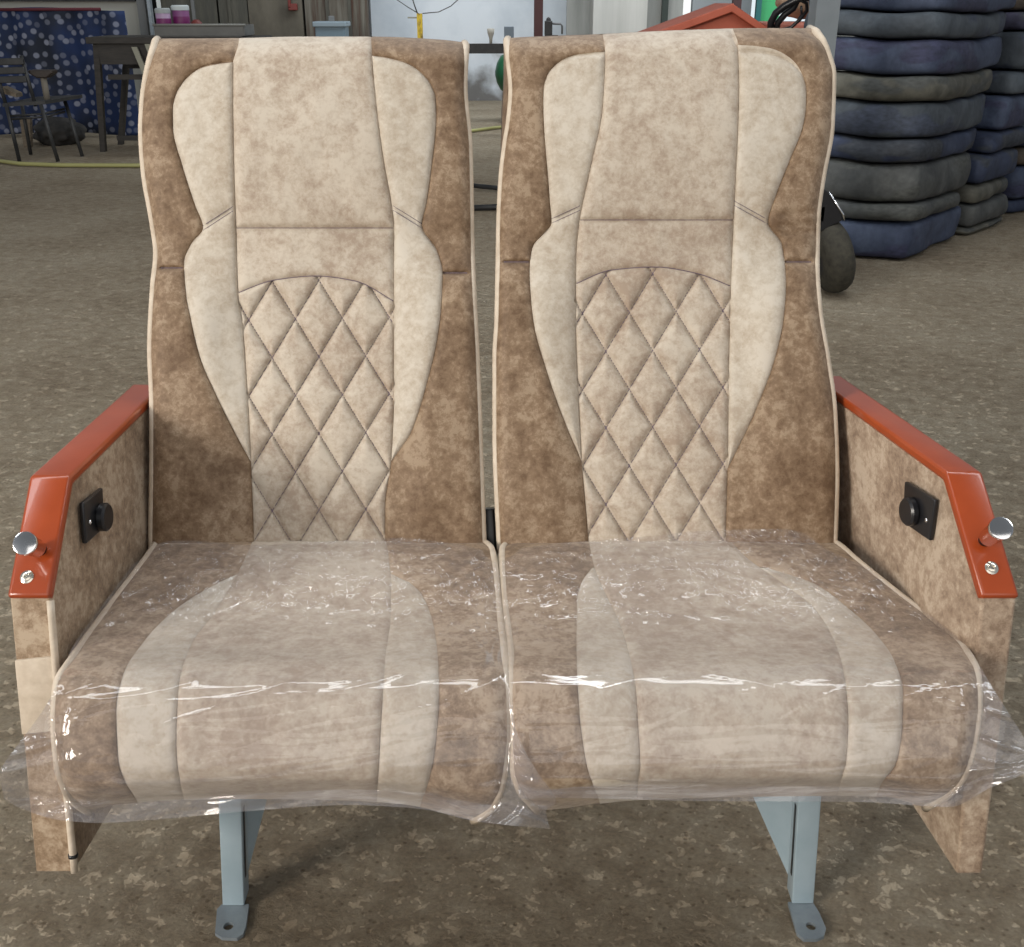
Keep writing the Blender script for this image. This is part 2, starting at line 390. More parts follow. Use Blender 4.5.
# ---------------------------------------------------------------- seat cushions
CV0, CV1 = 536.0, 821.0
prof = pchip([(1.52,536),(1.462,541),(1.415,553),(1.345,580),(1.285,609),(1.19,645),(1.128,668),(1.10,690),(1.087,720),(1.083,765),(1.09,792),(1.11,806),(1.14,815),(1.19,821)])
CUSH = [dict(
  x0=pchip([(158,536),(151,548),(106,609),(73,655),(55,686),(53,717),(56,762),(64,795),(73,810),(86,821)]),
  x5=pchip([(478,536),(494,550),(501,612),(507.6,674),(509,733),(504,778),(496,803),(476,821)]),
  x1=pchip([(238,574),(220,582),(176,609),(145,640),(123,675),(116,711),(118,759),(126,795),(138,821)]),
  x2=pchip([(255,536),(237,575),(215,612),(191,645),(178,689),(176,741),(180,797),(184,821)]),
  x3=pchip([(386,536),(391,585),(390,622),(385,661),(381.6,710),(379,759),(377.7,798),(377,821)]),
  x4=pchip([(391.5,574),(413,585),(426,602),(434,628),(438,661),(439,694),(436,739),(428,790),(420,821)]),
  wl=(574,821), wr=(574,821), B=fx([(50,813),(80,812),(110,806),(160,801),(250,799),(330,800),(400,804),(450,814),(478,821),(510,824)])),
 dict(
  x0=pchip([(515,536),(500,550),(503,600),(509,660),(511,720),(512,770),(518,800),(535,821)]),
  x5=pchip([(822,536),(838,543),(858,560),(900,594),(937,622),(965,647),(979,676),(980,700),(977,732),(968,770),(955,797),(928,821)]),
  x1=pchip([(592,568),(582,582),(577,600),(576.5,647),(579,710),(586,764),(594,800),(600,821)]),
  x2=pchip([(588,536),(594,566),(606,595),(619,622),(628,650),(635,685),(638,726),(640,767),(638,800),(637,821)]),
  x3=pchip([(726,536),(745,556),(785,585),(812,606),(830,632),(841,660),(846,690),(848,720),(846,761),(842,792),(838,821)]),
  x4=pchip([(768,568),(815,584),(848,608),(876,634),(894,660),(903,692.5),(902,729),(896,765),(884,797),(876,821)]),
  wl=(568,821), wr=(568,821), B=fx([(505,805),(540,810),(597,804),(640,800),(740,797),(846,796),(884,797),(930,808),(980,812)]))]
def cushD(S, px, v, seams=True):
    D = prof(v) if seams else (prof(v-9)+prof(v)*2+prof(v+9)*1)/4; xl, xr = S['x0'](v), S['x5'](v); e = max(0.0, min(px-xl, xr-px)); R = 20
    if e < R: D += .018*(1-math.sqrt(max(0, 1-((R-e)/R)**2)))
    u = (px-(xl+xr)/2)/((xr-xl)/2); D += .010*(1-u*u)*sm(560, 620, v)*(1-sm(640, 700, v))-.008*(1-u*u)*sm(700, 760, v)*(1-sm(790, 815, v))
    g = 0
    for k, (a, b) in (('x1', S['wl']), ('x2', (0, 999)), ('x3', (0, 999)), ('x4', S['wr'])):
        if seams and a <= v <= b:
            c = S[k]; s = (c(min(b, v+1))-c(max(a, v-1)))/2; d = abs(px-c(v))/math.sqrt(1+s*s)
            g = max(g, .0045*math.exp(-d/5)+.002*math.exp(-d/1.6))
    if not seams: return D+.0012*noise.noise(Vector((px/60, v/50, 21)))
    return D+g+.0022*noise.noise(Vector((px/45, v/30, 21)))+.0008*noise.noise(Vector((px/14, v/10, 2)))
def cushwarp(S, px, v): return v-(821-S['B'](px))*sm(752, 821, v)
for S in CUSH:
    Df = lambda px, py, v, S=S: cushD(S, px, v)
    W = lambda px, v, S=S: cushwarp(S, px, v)
    x0, x1, x2, x3, x4, x5 = [S[k] for k in ('x0','x1','x2','x3','x4','x5')]; wl, wr = S['wl'], S['wr']
    vs = frange(CV0, 800, 2.6)+frange(800, CV1, 1.2)[1:]
    vs = sorted(set(vs+[wl[0], wl[0]+.5]))
    bm = BM()
    strip(bm, S, x0, lambda v: min(x1(v), x2(v)) if v >= wl[0] else x2(v), vs, 30, Df, W)
    strip(bm, S, lambda v: max(x4(v), x3(v)) if v >= wr[0] else x3(v), x5, vs, 30, Df, W)
    rl, rr, rl2, rr2 = [], [], [], []
    for v in vs[::3]+[vs[-1]]:
        k = sm(600, 720, v); off = Vector((0, .13*k, -.085*(1-k)-.0*k))
        for c, A, B_, sx in ((x0, rl, rl2, 1), (x5, rr, rr2, -1)):
            px = c(v); p = P(px, W(px, v), Df(px, 0, v)); A.append(bm.verts.new(p)); B_.append(bm.verts.new(p+off+Vector((.006*sx, 0, 0))))
    for i in range(len(rl)-1):
        bm.faces.new((rl[i], rl[i+1], rl2[i+1], rl2[i])); bm.faces.new((rr[i], rr[i+1], rr2[i+1], rr2[i])); bm.faces.new((rl2[i], rl2[i+1], rr2[i+1], rr2[i]))
    cu = link('seat_cushion', bm, brown_l, seat)
    bm = BM(); strip(bm, S, lambda v: min(x1(v), x2(v)), x2, [v for v in vs if v >= wl[0]], 22, Df, W); link('wing_panel', bm, cream2, cu)
    bm = BM(); strip(bm, S, x3, lambda v: max(x4(v), x3(v)), [v for v in vs if v >= wr[0]], 22, Df, W); link('wing_panel', bm, cream2, cu)
    bm = BM(); strip(bm, S, x2, x3, vs, 60, Df, W); link('center_panel', bm, cream, cu)
    for sd, c in ((-1, x0), (1, x5)):
        pts = []
        for i in range(80):
            v = 541+(821-541)*i/79; px = c(v); pts.append(P(px-sd*2.2, W(px, v), cushD(S, px, v)-.003))
        bm = BM(); a_tube(bm, pts, .005, 10); link('piping', bm, pipe_m, cu)

# ---------------------------------------------------------------- armrests
def cap_slab(name, inner, wvec, th, parent):
    bm = BM(); n = len(inner); secs = []
    for i, p in enumerate(inner):
        a = inner[max(i-1, 0)]; b = inner[min(i+1, n-1)]
        def nrm(q): q = Vector((0, q.y, q.z)).normalized(); return Vector((0, -q.z, q.y))
        if 0 < i < n-1:
            n1, n2 = nrm(p-a), nrm(b-p); m = (n1+n2).normalized(); m = m/max(.5, m.dot(n1))
        else: m = nrm(b-a)
        if m.z > 0 or (abs(m.z) < .2 and m.y < 0): pass
        dn = m*th
        # the underside points towards the panel (down and back)
        if dn.z > 0: dn = -dn
        secs.append([p, p+wvec, p+wvec+dn, p+dn])
    rings = [[bm.verts.new(q) for q in s] for s in secs]
    for a, b in zip(rings, rings[1:]):
        for k in range(4): bm.faces.new((a[k], a[(k+1)%4], b[(k+1)%4], b[k]))
    bm.faces.new(rings[0]); bm.faces.new(rings[-1][::-1])
    return link(name, bm, orange, parent, bevel=.004, autos=60), secs
ARMS = [
 dict(back=PX(149,399,-.505), bend=PX(70,476,-.505), front=PX(49,597,-.505), w=-.0465, bot=PX(75,872,-.505), botb=PX(118,800,-.505)),
 dict(back=PX(834,391,.454), bend=PX(946,472,.497), front=PX(982,597,.513), w=.042, bot=PX(955,875,.512), botb=PX(905,797,.494))]
for ai, A in enumerate(ARMS):
    sg = -1 if ai == 0 else 1
    bk = A['back']+(A['back']-A['bend'])*.25
    wv = Vector((A['w'], 0, 0))
    # upholstered side panel
    ins = .0015*sg
    d = (A['front']-A['bend'])
    
    poly = [bk+Vector((0, 0, -.010)), A['bend']+Vector((0, .004, -.010)), A['front']+Vector((0, .007, .001)), A['front']+Vector((0, .004, -.004)), A['bot'], A['botb'], A['botb']+Vector((0, .20, .04)), bk+Vector((0, 0, -.3))]
    poly = [p+Vector((ins, 0, 0)) for p in poly]
    bm = BM(); a_prism(bm, poly, Vector((A['w']-2*ins, 0, 0)))
    bmesh.ops.triangulate(bm, faces=[f for f in bm.faces if len(f.verts) > 4])
    if ai == 1:
        for v in bm.verts:
            if v.co.z < .42 and v.co.x > A['bot'].x+.02: v.co.x -= .009
    pan = link('side_panel', bm, brown_l if ai == 0 else panel_lit, seat, bevel=.004, autos=40)
    if ai == 0:
        a = A['front']+Vector((ins, .002, -.004)); b = A['bot']+Vector((ins, 0, 0))
        bm = BM()
        def fr(t, dx, dy): q = a+(b-a)*t; return Vector((q.x+dx, q.y-dy, q.z))
        t1, t2 = .20, .47
        poly = [fr(t1, .0002, .0015), fr(t1+.015, A['w']-2*ins-.0002, .0015), fr(t2+.01, A['w']-2*ins-.0002, .0015), fr(t2-.005, .0002, .0015)]
        a_prism(bm, poly, (0, .004, 0)); link('cream_patch', bm, pipe_m, pan, bevel=.001)
    e = [A['front']+Vector((ins*.3, .002, -.006)), (A['front']+A['bot'])/2+Vector((ins*.3, -.001, 0)), A['bot']+Vector((ins*.3, 0, .0))]
    if ai == 0:
        pts = [e[0]+(e[1]-e[0])*k/8 for k in range(8)]+[e[1]+(e[2]-e[1])*k/8 for k in range(9)]
        bm = BM(); a_tube(bm, pts, .0042, 10); link('piping', bm, pipe_m, pan)
        bm = BM(); q = pts[0]+(pts[-1]-pts[0])*.93; a_tube(bm, [q, q+(pts[-1]-pts[0]).normalized()*.004], .0056, 12); link('cable_tie', bm, blackp, pan)
    # socket on the inner face
    quad = [(99,487.5),(101,528),(82.6,544),(79.5,503)] if ai == 0 else [(908,481),(938.6,500),(933,540.7),(906,522)]
    def onpan(px, py):
        if ai == 0: return PX(px, py, -.507+.004)
        # slanted panel of the right armrest
        p0 = Vector((A['bend'].x, A['bend'].y, 0)); p1 = Vector((bk.x, bk.y, 0)); nn = Vector((0, 0, 1)).cross(p1-p0).normalized()
        r = ray(px, py); return CAM+r*((p0+Vector((-.001, 0, 0))-CAM).dot(nn)/r.dot(nn))
    pq = [onpan(*q) for q in quad]
    nrm = (pq[1]-pq[0]).cross(pq[2]-pq[1]).normalized()
    if nrm.x*sg > 0: nrm = -nrm
    bm = BM(); a_prism(bm, [p-nrm*.001 for p in pq], nrm*.006); sock = link('control_plate', bm, blackp, pan, bevel=.002)
    c0 = onpan(*((96,517) if ai == 0 else (917,511)))
    bm = BM(); a_lathe(bm, c0, nrm, [(0,.014),(.006,.014),(.007,.0175),(.013,.0175),(.0155,.015),(.016,.004)], 30); link('dial', bm, blackp, sock if False else pan, autos=40)
    sc = onpan(*((86,522) if ai == 0 else (930,520)))
    bm = BM(); a_lathe(bm, sc+nrm*.004, nrm, [(0,.003),(.0015,.003),(.0024,.0015)], 12); link('screw', bm, chrome, pan)
    cap, secs = cap_slab('armrest', [bk, A['bend'], A['front']], wv, .0135, seat)
    # chrome recline knob and screw on the sloping front
    up = (A['bend']-A['front']).normalized(); nf = Vector((0, -up.z, up.y)).normalized()
    if nf.y > 0: nf = -nf
    def onfront(px, py):
        r = ray(px, py); return CAM+r*((A['front']-CAM).dot(nf)/r.dot(nf))
    kb = onfront(41, 550) if ai == 0 else onfront(984, 541)
    hd = P(24.5, 543, 1.135) if ai == 0 else P(1001.5, 528, 1.135)
    ax = (hd-kb)
    ln = ax.length; axn = ax.normalized()
    bm = BM(); a_lathe(bm, kb-axn*.004, axn, [(0,.0065),(ln*.35,.0065)], 20); link('knob_stem', bm, blackp, cap)
    bm = BM(); a_lathe(bm, kb, axn, [(ln*.22,.006),(ln*.25,.0098),(ln*.85,.0115),(ln*.95,.0132),(ln,.0125),(ln*1.01,.0105),(ln*1.01,.001)], 36); link('chrome_knob', bm, chrome, cap, autos=40)
    s = onfront(27, 577) if ai == 0 else onfront(991.5, 568)
    bm = BM(); a_lathe(bm, s-nf*.0005, nf, [(0,.0075),(.001,.0075),(.002,.0055),(.0035,.0055),(.0045,.004),(.0045,.002),(.003,.0018)], 20); link('screw', bm, brass, cap, autos=40)

# ---------------------------------------------------------------- legs
for li in (0, 1):
    bm = BM()
    outl = [(217,909),(222,904),(249,904),(246,926),(243,934),(237,938),(222,937.5),(215,933)] if li == 0 else [(788,902),(812,901),(819,912),(826,928),(824,936),(817,939),(804,939),(797,933)]
    hc = (228.5,926) if li == 0 else (811,926)
    z = .006
    top = [G(*p, z=z) for p in outl]; hcen = G(*hc, z=z)
    hole = [hcen+Vector((.007*math.cos(a), .007*math.sin(a), 0)) for a in [2*math.pi*k/20 for k in range(20)]]
    loops = []
    for zz in (z, 0.0005):
        lv = [bm.verts.new(Vector((p.x, p.y, zz))) for p in top]; hv = [bm.verts.new(Vector((p.x, p.y, zz))) for p in hole]
        es = [bm.edges.new((lv[i], lv[(i+1)%len(lv)])) for i in range(len(lv))]+[bm.edges.new((hv[i], hv[(i+1)%20])) for i in range(20)]
        bmesh.ops.triangle_fill(bm, use_beauty=True, edges=es); loops.append((lv, hv))
    for q in (0, 1):
        a, b = loops[0][q], loops[1][q]
        for i in range(len(a)): bm.faces.new((a[i], a[(i+1)%len(a)], b[(i+1)%len(a)], b[i]))
    fc = G(235, 905) if li == 0 else G(801, 903)
    tc_ = P(225, 800, 1.40) if li == 0 else P(816, 799, 1.40)
    base = Vector((fc.x, fc.y+.008, .006)); tp_ = Vector((tc_.x, base.y+.0, .385)); tp_.x = base.x+(tp_.x-base.x)*(.385-.006)/max(.1, (tc_.z-.006))
    # post
    pm = BM(); hw = .0155
    secs = []
    for p in (base, tp_):
        secs.append([pm.verts.new(p+Vector((dx*hw, dy*hw, 0))) for dx, dy in ((-1,-1),(1,-1),(1,1),(-1,1))])
    for k in range(4): pm.faces.new((secs[0][k], secs[0][(k+1)%4], secs[1][(k+1)%4], secs[1][k]))
    pm.faces.new(secs[0][::-1]); pm.faces.new(secs[1])
    leg = link('leg', pm, bluegrey, seat, bevel=.002)
    link('foot_plate', bm, steel, leg, smooth=False)
    gm = BM(); sx = 1 if li == 0 else -1
    if li == 0: a, b, c = base+Vector((hw*.6, .012, .01)), tp_+Vector((hw*.6, .012, 0)), Vector((tp_.x+.085, tp_.y+.16, .385))
    else: a, b, c = base+Vector((-hw*.6, .008, .01)), tp_+Vector((-hw*.6, .008, 0)), Vector((tp_.x-.17, tp_.y+.2, .385))
    a_prism(gm, [a, b, c], Vector((.001, .005, 0))); link('gusset_plate', gm, bluegrey, leg, smooth=False)
    # dark slots between post and gusset
    for t0, t1 in ((.12, .45), (.55, .78)):
        wm = BM(); q0 = base+(tp_-base)*t0; q1 = base+(tp_-base)*t1; o = Vector((sx*(hw+.0006), -.006, 0))
        a_prism(wm, [q0+o+Vector((0,-.002,0)), q1+o+Vector((0,-.002,0)), q1+o+Vector((0,.004,0)), q0+o+Vector((0,.004,0))], (sx*.0006, 0, 0)); link('slot', wm, blackm, leg, smooth=False)
# hidden undercarriage: beams under the cushions and the hinge plate between the backrests
bm = BM(); a_box(bm, (-.01, 1.13, .40), (.90, .045, .03)); a_box(bm, (-.01, 1.32, .40), (.90, .045, .03))
link('seat_frame', bm, blackm, seat, bevel=.002)
bm = BM()
q = [P(483.5,509,1.49), P(494,509,1.49), P(497,560,1.49), P(483.5,560,1.49)]
a_prism(bm, q, FWD*.08); link('hinge_bracket', bm, blackp, seat, bevel=.002)

# ---------------------------------------------------------------- plastic covers on the cushions
def ridge(x, y, z):
    n = noise.noise(Vector((x, y, z))); return (1-abs(n)*2.2)
FILMS = [dict(S=CUSH[0],
   fl=pchip([(150,531),(138,556),(102,606),(71,650),(57,684),(42,712),(20,742),(4,766),(-1,790),(4,822)]),
   fr=pchip([(482,531),(497,560),(504,612),(511,675),(514,720),(522,745),(538,772),(556,797),(546,805),(550,822)]),
   B=fx([(-5,793),(20,808),(60,820),(100,823),(150,820),(250,811),(350,805),(420,809),(480,822),(550,829)]), T=fx([(140,548),(180,540),(250,545),(330,541),(400,538),(450,543),(490,552)])),
  dict(S=CUSH[1],
   fl=pchip([(520,531),(502,552),(504,612),(511,675),(513,740),(516,790),(520,822)]),
   fr=pchip([(806,531),(841,548),(902,595),(942,625),(970,650),(988,680),(1004,706),(1024,738),(1036,765),(1024,822)]),
   B=fx([(505,800),(560,798),(700,801),(860,802),(950,807),(990,788),(1040,768)]), T=fx([(500,552),(560,543),(600,540),(650,536),(700,531),(780,529),(840,545)]))]
for fi, Q in enumerate(FILMS):
    S = Q['S']
    def fD(px, v):
        xl, xr = S['x0'](v), S['x5'](v)
        if v < 590: v = W(px, v)
        xl, xr = S['x0'](v), S['x5'](v)
        out = max(0, xl-px, px-xr); cx = min(max(px, xl+4), xr-4)
        D = prof(min(v, 800)) if v > 800 else cushD(S, cx, v, False)-.001
        D = min(D, prof(min(v, 800)))
        D = min(max(D, 1.075), 1.449)
        up = 1-sm(590, 668, v)
        def fold(ang, wl_, ln, sd, k, p):           # sharp creases running along a direction
            ca, sa = math.cos(ang), math.sin(ang); a_ = (px*ca+v*sa)/ln; b_ = (-px*sa+v*ca)/wl_
            n = noise.noise(Vector((a_, b_+.5*noise.noise(Vector((a_*1.7, b_*.6, sd+9))), sd+fi*5.3)))
            return max(0, 1-abs(n)*k)**p
        wr_ = 1.8*up*(.0045*fold(.12, 16, 90, 1, 3.2, 3)+.0038*fold(-.55, 14, 80, 2, 3.4, 3)+.0035*fold(.7, 15, 85, 3, 3.6, 3)+.0018*fold(-.2, 7, 45, 4, 3, 2))
        wr_ += (1-up)*(.0012*fold(-.06, 20, 170, 5, 4, 4)+.0014*fold(-.22, 30, 240, 6, 5, 4)*(1-.4*sm(740, 790, v)))
        wr_ += .0045*fold(0, 14, 260, 7, 3.5, 3)*sm(770, 786, v)*(1-sm(800, 815, v))
        edge = math.exp(-min(abs(px-xl), abs(px-xr))/12)
        wr_ += .0022*fold(1.45, 9, 60, 8, 3, 2)*edge
        hang = 0
        if out > 2:
            wr_ = .004*fold(-.45 if px < 400 else .35, 18, 120, 10, 3, 2)*min(1, out/12)
            hang = -.012*sm(0, 60, out)*math.sin(px/21+v/33)
        if fi == 0 and px > 450 and out > 0: wr_ += .016*sm(0, 26, out)
        if v > 800: wr_ += .002*math.sin((px+v)/23)
        return D-.0045-wr_-.0006*min(out, 30)*.6-hang
    def W(px, v): return v+(Q['T'](px)-531)*(1-sm(531, 570, v))-(822-Q['B'](px))*sm(752, 822, v)
    bm = BM(); rows = []
    for v in frange(531, 822, 1.9):
        a, b = Q['fl'](v), Q['fr'](v); nx = 210; row = []
        for i in range(nx+1):
            px = a+(b-a)*i/nx; row.append(bm.verts.new(P(px, W(px, v), fD(px, v))))
        rows.append(row)
    for r, q in zip(rows, rows[1:]):
        for i in range(nx): bm.faces.new((r[i], r[i+1], q[i+1], q[i]))
    # the underside of the bag where it hangs clear of the cushion
    vl = frange(640, 822, 2.6); nx = 150; r2 = []
    for v in vl:
        a, b = Q['fl'](v), Q['fr'](v); row = []
        for i in range(nx+1):
            px = a+(b-a)*i/nx; xl, xr = S['x0'](v), S['x5'](v); out = max(xl-px, px-xr)
            row.append((px, v, out, fD(px, v)+.003+.010*min(1, max(0, out)/30)+.003*math.sin(px/13+v/19)))
        r2.append(row)
    vm = {}
    def gv(j, i):
        if (j, i) not in vm: px, v, o_, D = r2[j][i]; vm[(j, i)] = bm.verts.new(P(px, W(px, v), D))
        return vm[(j, i)]
    for j in range(len(r2)-1):
        for i in range(nx):
            q4 = [r2[j][i], r2[j][i+1], r2[j+1][i+1], r2[j+1][i]]
            if all(q_[2] > 1 or q_[1] > 803 for q_ in q4): bm.faces.new((gv(j, i), gv(j, i+1), gv(j+1, i+1), gv(j+1, i)))
    o = link('plastic_cover', bm, film)
    tag(o, ['clear wrinkled plastic film over the left seat cushion, torn tail hanging at the middle', 'clear wrinkled plastic film over the right seat cushion, corner sticking out at the far right'][fi], 'plastic cover', 'clear plastic films over the seat cushions')

# ================================================================ SETTING
def floor_mat():
    m = mat('rough_concrete', (.2,.17,.13), .85, spec=.3); b = m.node_tree.nodes['Principled BSDF']
    tc = N(m, 'ShaderNodeTexCoord')
    mp = N(m, 'ShaderNodeMapping'); mp.inputs['Scale'].default_value = (1,1.15,1); mp.inputs['Rotation'].default_value = (0,0,.35); L(m, tc.outputs['Object'], mp.inputs[0])
    def nz(s, d, r=.6, dist=0):
        n = N(m, 'ShaderNodeTexNoise', Scale=s, Detail=d, Roughness=r, Distortion=dist); L(m, mp.outputs[0], n.inputs['Vector']); return n.outputs['Fac']
    a = nz(1.3, 5); c = nz(19, 7, .66, .1); f = nz(120, 4, .65)
    r = N(m, 'ShaderNodeValToRGB'); e = r.color_ramp.elements; e.new(.5)
    for k, (p, cc) in enumerate(((.38,(.225,.175,.118)),(.5,(.325,.267,.19)),(.63,(.41,.35,.262)))): e[k].position = p; e[k].color = (*cc, 1)
    mu = N(m, 'ShaderNodeMath', operation='MULTIPLY_ADD'); mu.inputs[1].default_value = .45; L(m, a, mu.inputs[0])
    m2 = N(m, 'ShaderNodeMath', operation='MULTIPLY'); m2.inputs[1].default_value = .55; L(m, c, m2.inputs[0]); L(m, m2.outputs[0], mu.inputs[2])
    L(m, mu.outputs[0], r.inputs['Fac'])
    mr = N(m, 'ShaderNodeMapRange'); mr.inputs['From Min'].default_value = .3; mr.inputs['From Max'].default_value = .7; mr.inputs['To Min'].default_value = .82; mr.inputs['To Max'].default_value = 1.16; L(m, f, mr.inputs['Value'])
    sc = N(m, 'ShaderNodeVectorMath', operation='SCALE'); L(m, r.outputs[0], sc.inputs[0]); L(m, mr.outputs[0], sc.inputs['Scale']); L(m, sc.outputs[0], b.inputs['Base Color'])
    ch = nz(30, 9, .80, .1); rc = N(m, 'ShaderNodeValToRGB'); e = rc.color_ramp.elements; e[0].position = .445; e[0].color = (0,0,0,1); e[1].position = .62; e[1].color = (1,1,1,1); L(m, ch, rc.inputs['Fac'])
    vo = N(m, 'ShaderNodeTexVoronoi', Scale=55, Randomness=1); L(m, mp.outputs[0], vo.inputs['Vector'])
    rv = N(m, 'ShaderNodeValToRGB'); e = rv.color_ramp.elements; e[0].position = .10; e[0].color = (.55,.5,.45,1); e[1].position = .24; e[1].color = (1,1,1,1); L(m, vo.outputs['Distance'], rv.inputs['Fac'])
    mk = N(m, 'ShaderNodeMix', data_type='RGBA'); mk.blend_type = 'MULTIPLY'; mk.inputs['Factor'].default_value = .8; L(m, sc.outputs[0], mk.inputs['A']); L(m, rv.outputs[0], mk.inputs['B'])
    m3 = N(m, 'ShaderNodeMix', data_type='RGBA'); m3.blend_type = 'MULTIPLY'; m3.inputs['B'].default_value = (1.35,1.33,1.28,1); fa = N(m, 'ShaderNodeMath', operation='MULTIPLY'); fa.inputs[1].default_value = .45; L(m, rc.outputs[0], fa.inputs[0]); L(m, fa.outputs[0], m3.inputs['Factor']); L(m, mk.outputs['Result'], m3.inputs['A']); L(m, m3.outputs['Result'], b.inputs['Base Color'])
    s1 = N(m, 'ShaderNodeMath', operation='MULTIPLY_ADD'); s1.inputs[1].default_value = .25; L(m, f, s1.inputs[0]); L(m, rc.outputs[0], s1.inputs[2])
    s2 = N(m, 'ShaderNodeMath', operation='MULTIPLY_ADD'); s2.inputs[1].default_value = .5; L(m, rv.outputs[0], s2.inputs[0]); L(m, s1.outputs[0], s2.inputs[2])
    bp = N(m, 'ShaderNodeBump', Strength=.9, Distance=.0065); L(m, s2.outputs[0], bp.inputs['Height']); L(m, bp.outputs[0], b.inputs['Normal'])
    return m
bm = BM(); a_box(bm, (0, 6, -.05), (34, 26, .1)); struct(link('floor', bm, floor_mat(), smooth=False))

white_w = noise_mat('white_wall', [(.3,(.50,.55,.60)),(.6,(.66,.70,.74))], 1.2, .85, bump=.1)
grey_w = noise_mat('grey_wall', [(.3,(.22,.225,.21)),(.7,(.36,.36,.34))], 1.5, .8, stretch=(3,1,.4))
dark_w = noise_mat('dark_door_steel', [(.3,(.04,.04,.033)),(.5,(.06,.058,.045)),(.72,(.095,.088,.07))], 3, .6, stretch=(4,1,.5), fine=.15, fscale=30)
brownd = noise_mat('brown_stained_steel', [(.3,(.055,.048,.035)),(.55,(.10,.088,.065)),(.75,(.13,.115,.09))], 2, .6, stretch=(2,1,1))
rust = noise_mat('rust_streaked_steel', [(.36,(.05,.022,.012)),(.5,(.09,.078,.06)),(.7,(.16,.15,.125))], 5, .7, stretch=(4,1,.25))
greym = mat('grey_frame', (.13,.135,.135), .5)
lightm = mat('pale_board', (.42,.42,.38), .8)

def glow(name, c, st):
    m = mat(name, (.3,.3,.3), .8); b = m.node_tree.nodes['Principled BSDF']; b.inputs['Emission Color'].default_value = (*c, 1); b.inputs['Emission Strength'].default_value = st; return m
# dirt along the foot of the white wall
b = white_w.node_tree.nodes['Principled BSDF']; src = b.inputs['Base Color'].links[0].from_socket; m = white_w
tc = N(m, 'ShaderNodeTexCoord'); sx_ = N(m, 'ShaderNodeSeparateXYZ'); L(m, tc.outputs['Object'], sx_.inputs[0]); nn_ = N(m, 'ShaderNodeTexNoise', Scale=3.5, Detail=6); L(m, tc.outputs['Object'], nn_.inputs['Vector'])
ad = N(m, 'ShaderNodeMath', operation='MULTIPLY_ADD'); ad.inputs[1].default_value = -1.6; L(m, nn_.outputs['Fac'], ad.inputs[0]); L(m, sx_.outputs[2], ad.inputs[2])
r = N(m, 'ShaderNodeMapRange'); r.inputs['From Min'].default_value = -.75; r.inputs['From Max'].default_value = -.25; r.inputs['To Min'].default_value = .85; r.inputs['To Max'].default_value = 0; L(m, ad.outputs[0], r.inputs['Value'])
mx = N(m, 'ShaderNodeMix', data_type='RGBA'); L(m, r.outputs[0], mx.inputs['Factor']); L(m, src, mx.inputs['A']); mx.inputs['B'].default_value = (.09,.075,.06,1); L(m, mx.outputs['Result'], b.inputs['Base Color'])
YB = 14.6
def wx(px, Y): return PY(px, 60, Y).x     # x of an image column at the depth of a wall (near the horizon)
def wallbox(name, pa, pb, Y, m, z0=0, z1=3.2, th=.12, st=True, parent=None, smooth=False):
    xa, xb = wx(pa, Y), wx(pb, Y); bm = BM(); a_box(bm, ((xa+xb)/2, Y+th/2, (z0+z1)/2), (xb-xa, th, z1-z0)); o = link(name, bm, m, parent, smooth=smooth)
    if st and not parent: struct(o)
    return o
def zat(py, Y): return PY(512, py, Y).z
wallbox('wall_back', 366, 600, YB, white_w)
wallbox('wall_left', -80, 150, 12.6, lightm)
bmw = BM(); a_box(bmw, ((wx(-80,12.55)+wx(143,12.55))/2, 12.57, zat(1.2,12.55)+.25), (wx(143,12.55)-wx(-80,12.55), .06, .5)); struct(link('window_1', bmw, blackm, smooth=False))
for px in (21, 77, 120):
    bm = BM(); a_box(bm, (wx(px,12.5), 12.53, 1.45), (.03, .02, .5)); struct(link('trim_1', bm, lightm, smooth=False))
# steel doors behind the left backrest
wallbox('wall_panel', 148, 372, 12.9, blackm).name = 'wall_behind_doors'
d1 = wallbox('door_1', 166, 222, 12.75, dark_w); d2 = wallbox('door_2', 224, 252, 12.75, dark_w)
d3 = wallbox('door_3', 253, 306, 12.75, brownd); d4 = wallbox('door_4', 308.5, 370, 12.75, rust)
for d, cols in ((d1, (198,)), (d2, (234,)), (d4, (330, 352))):
    for px in cols:
        bm = BM(); a_box(bm, (wx(px,12.7), 12.74, 1.6), (.035, .03, 3.1)); link('door_rib', bm, greym if d is d1 else dark_w, d, smooth=False)
bm = BM(); a_box(bm, (wx(297,12.7), 12.7, zat(7,12.7)), (.10, .05, .07)); a_box(bm, (wx(294,12.7), 12.69, zat(3,12.7)), (.03, .05, .09)); link('door_latch', bm, mat('red_latch', (.14,.02,.015), .5), d3, smooth=False, bevel=.01)
wallbox('trim_2', 144, 152, 12.45, greym, th=.1); wallbox('trim_3', 154, 157, 12.4, steel, th=.08); wallbox('trim_4', 163.5, 165.5, 12.6, mat('white_strip', (.7,.72,.7), .6), th=.08)
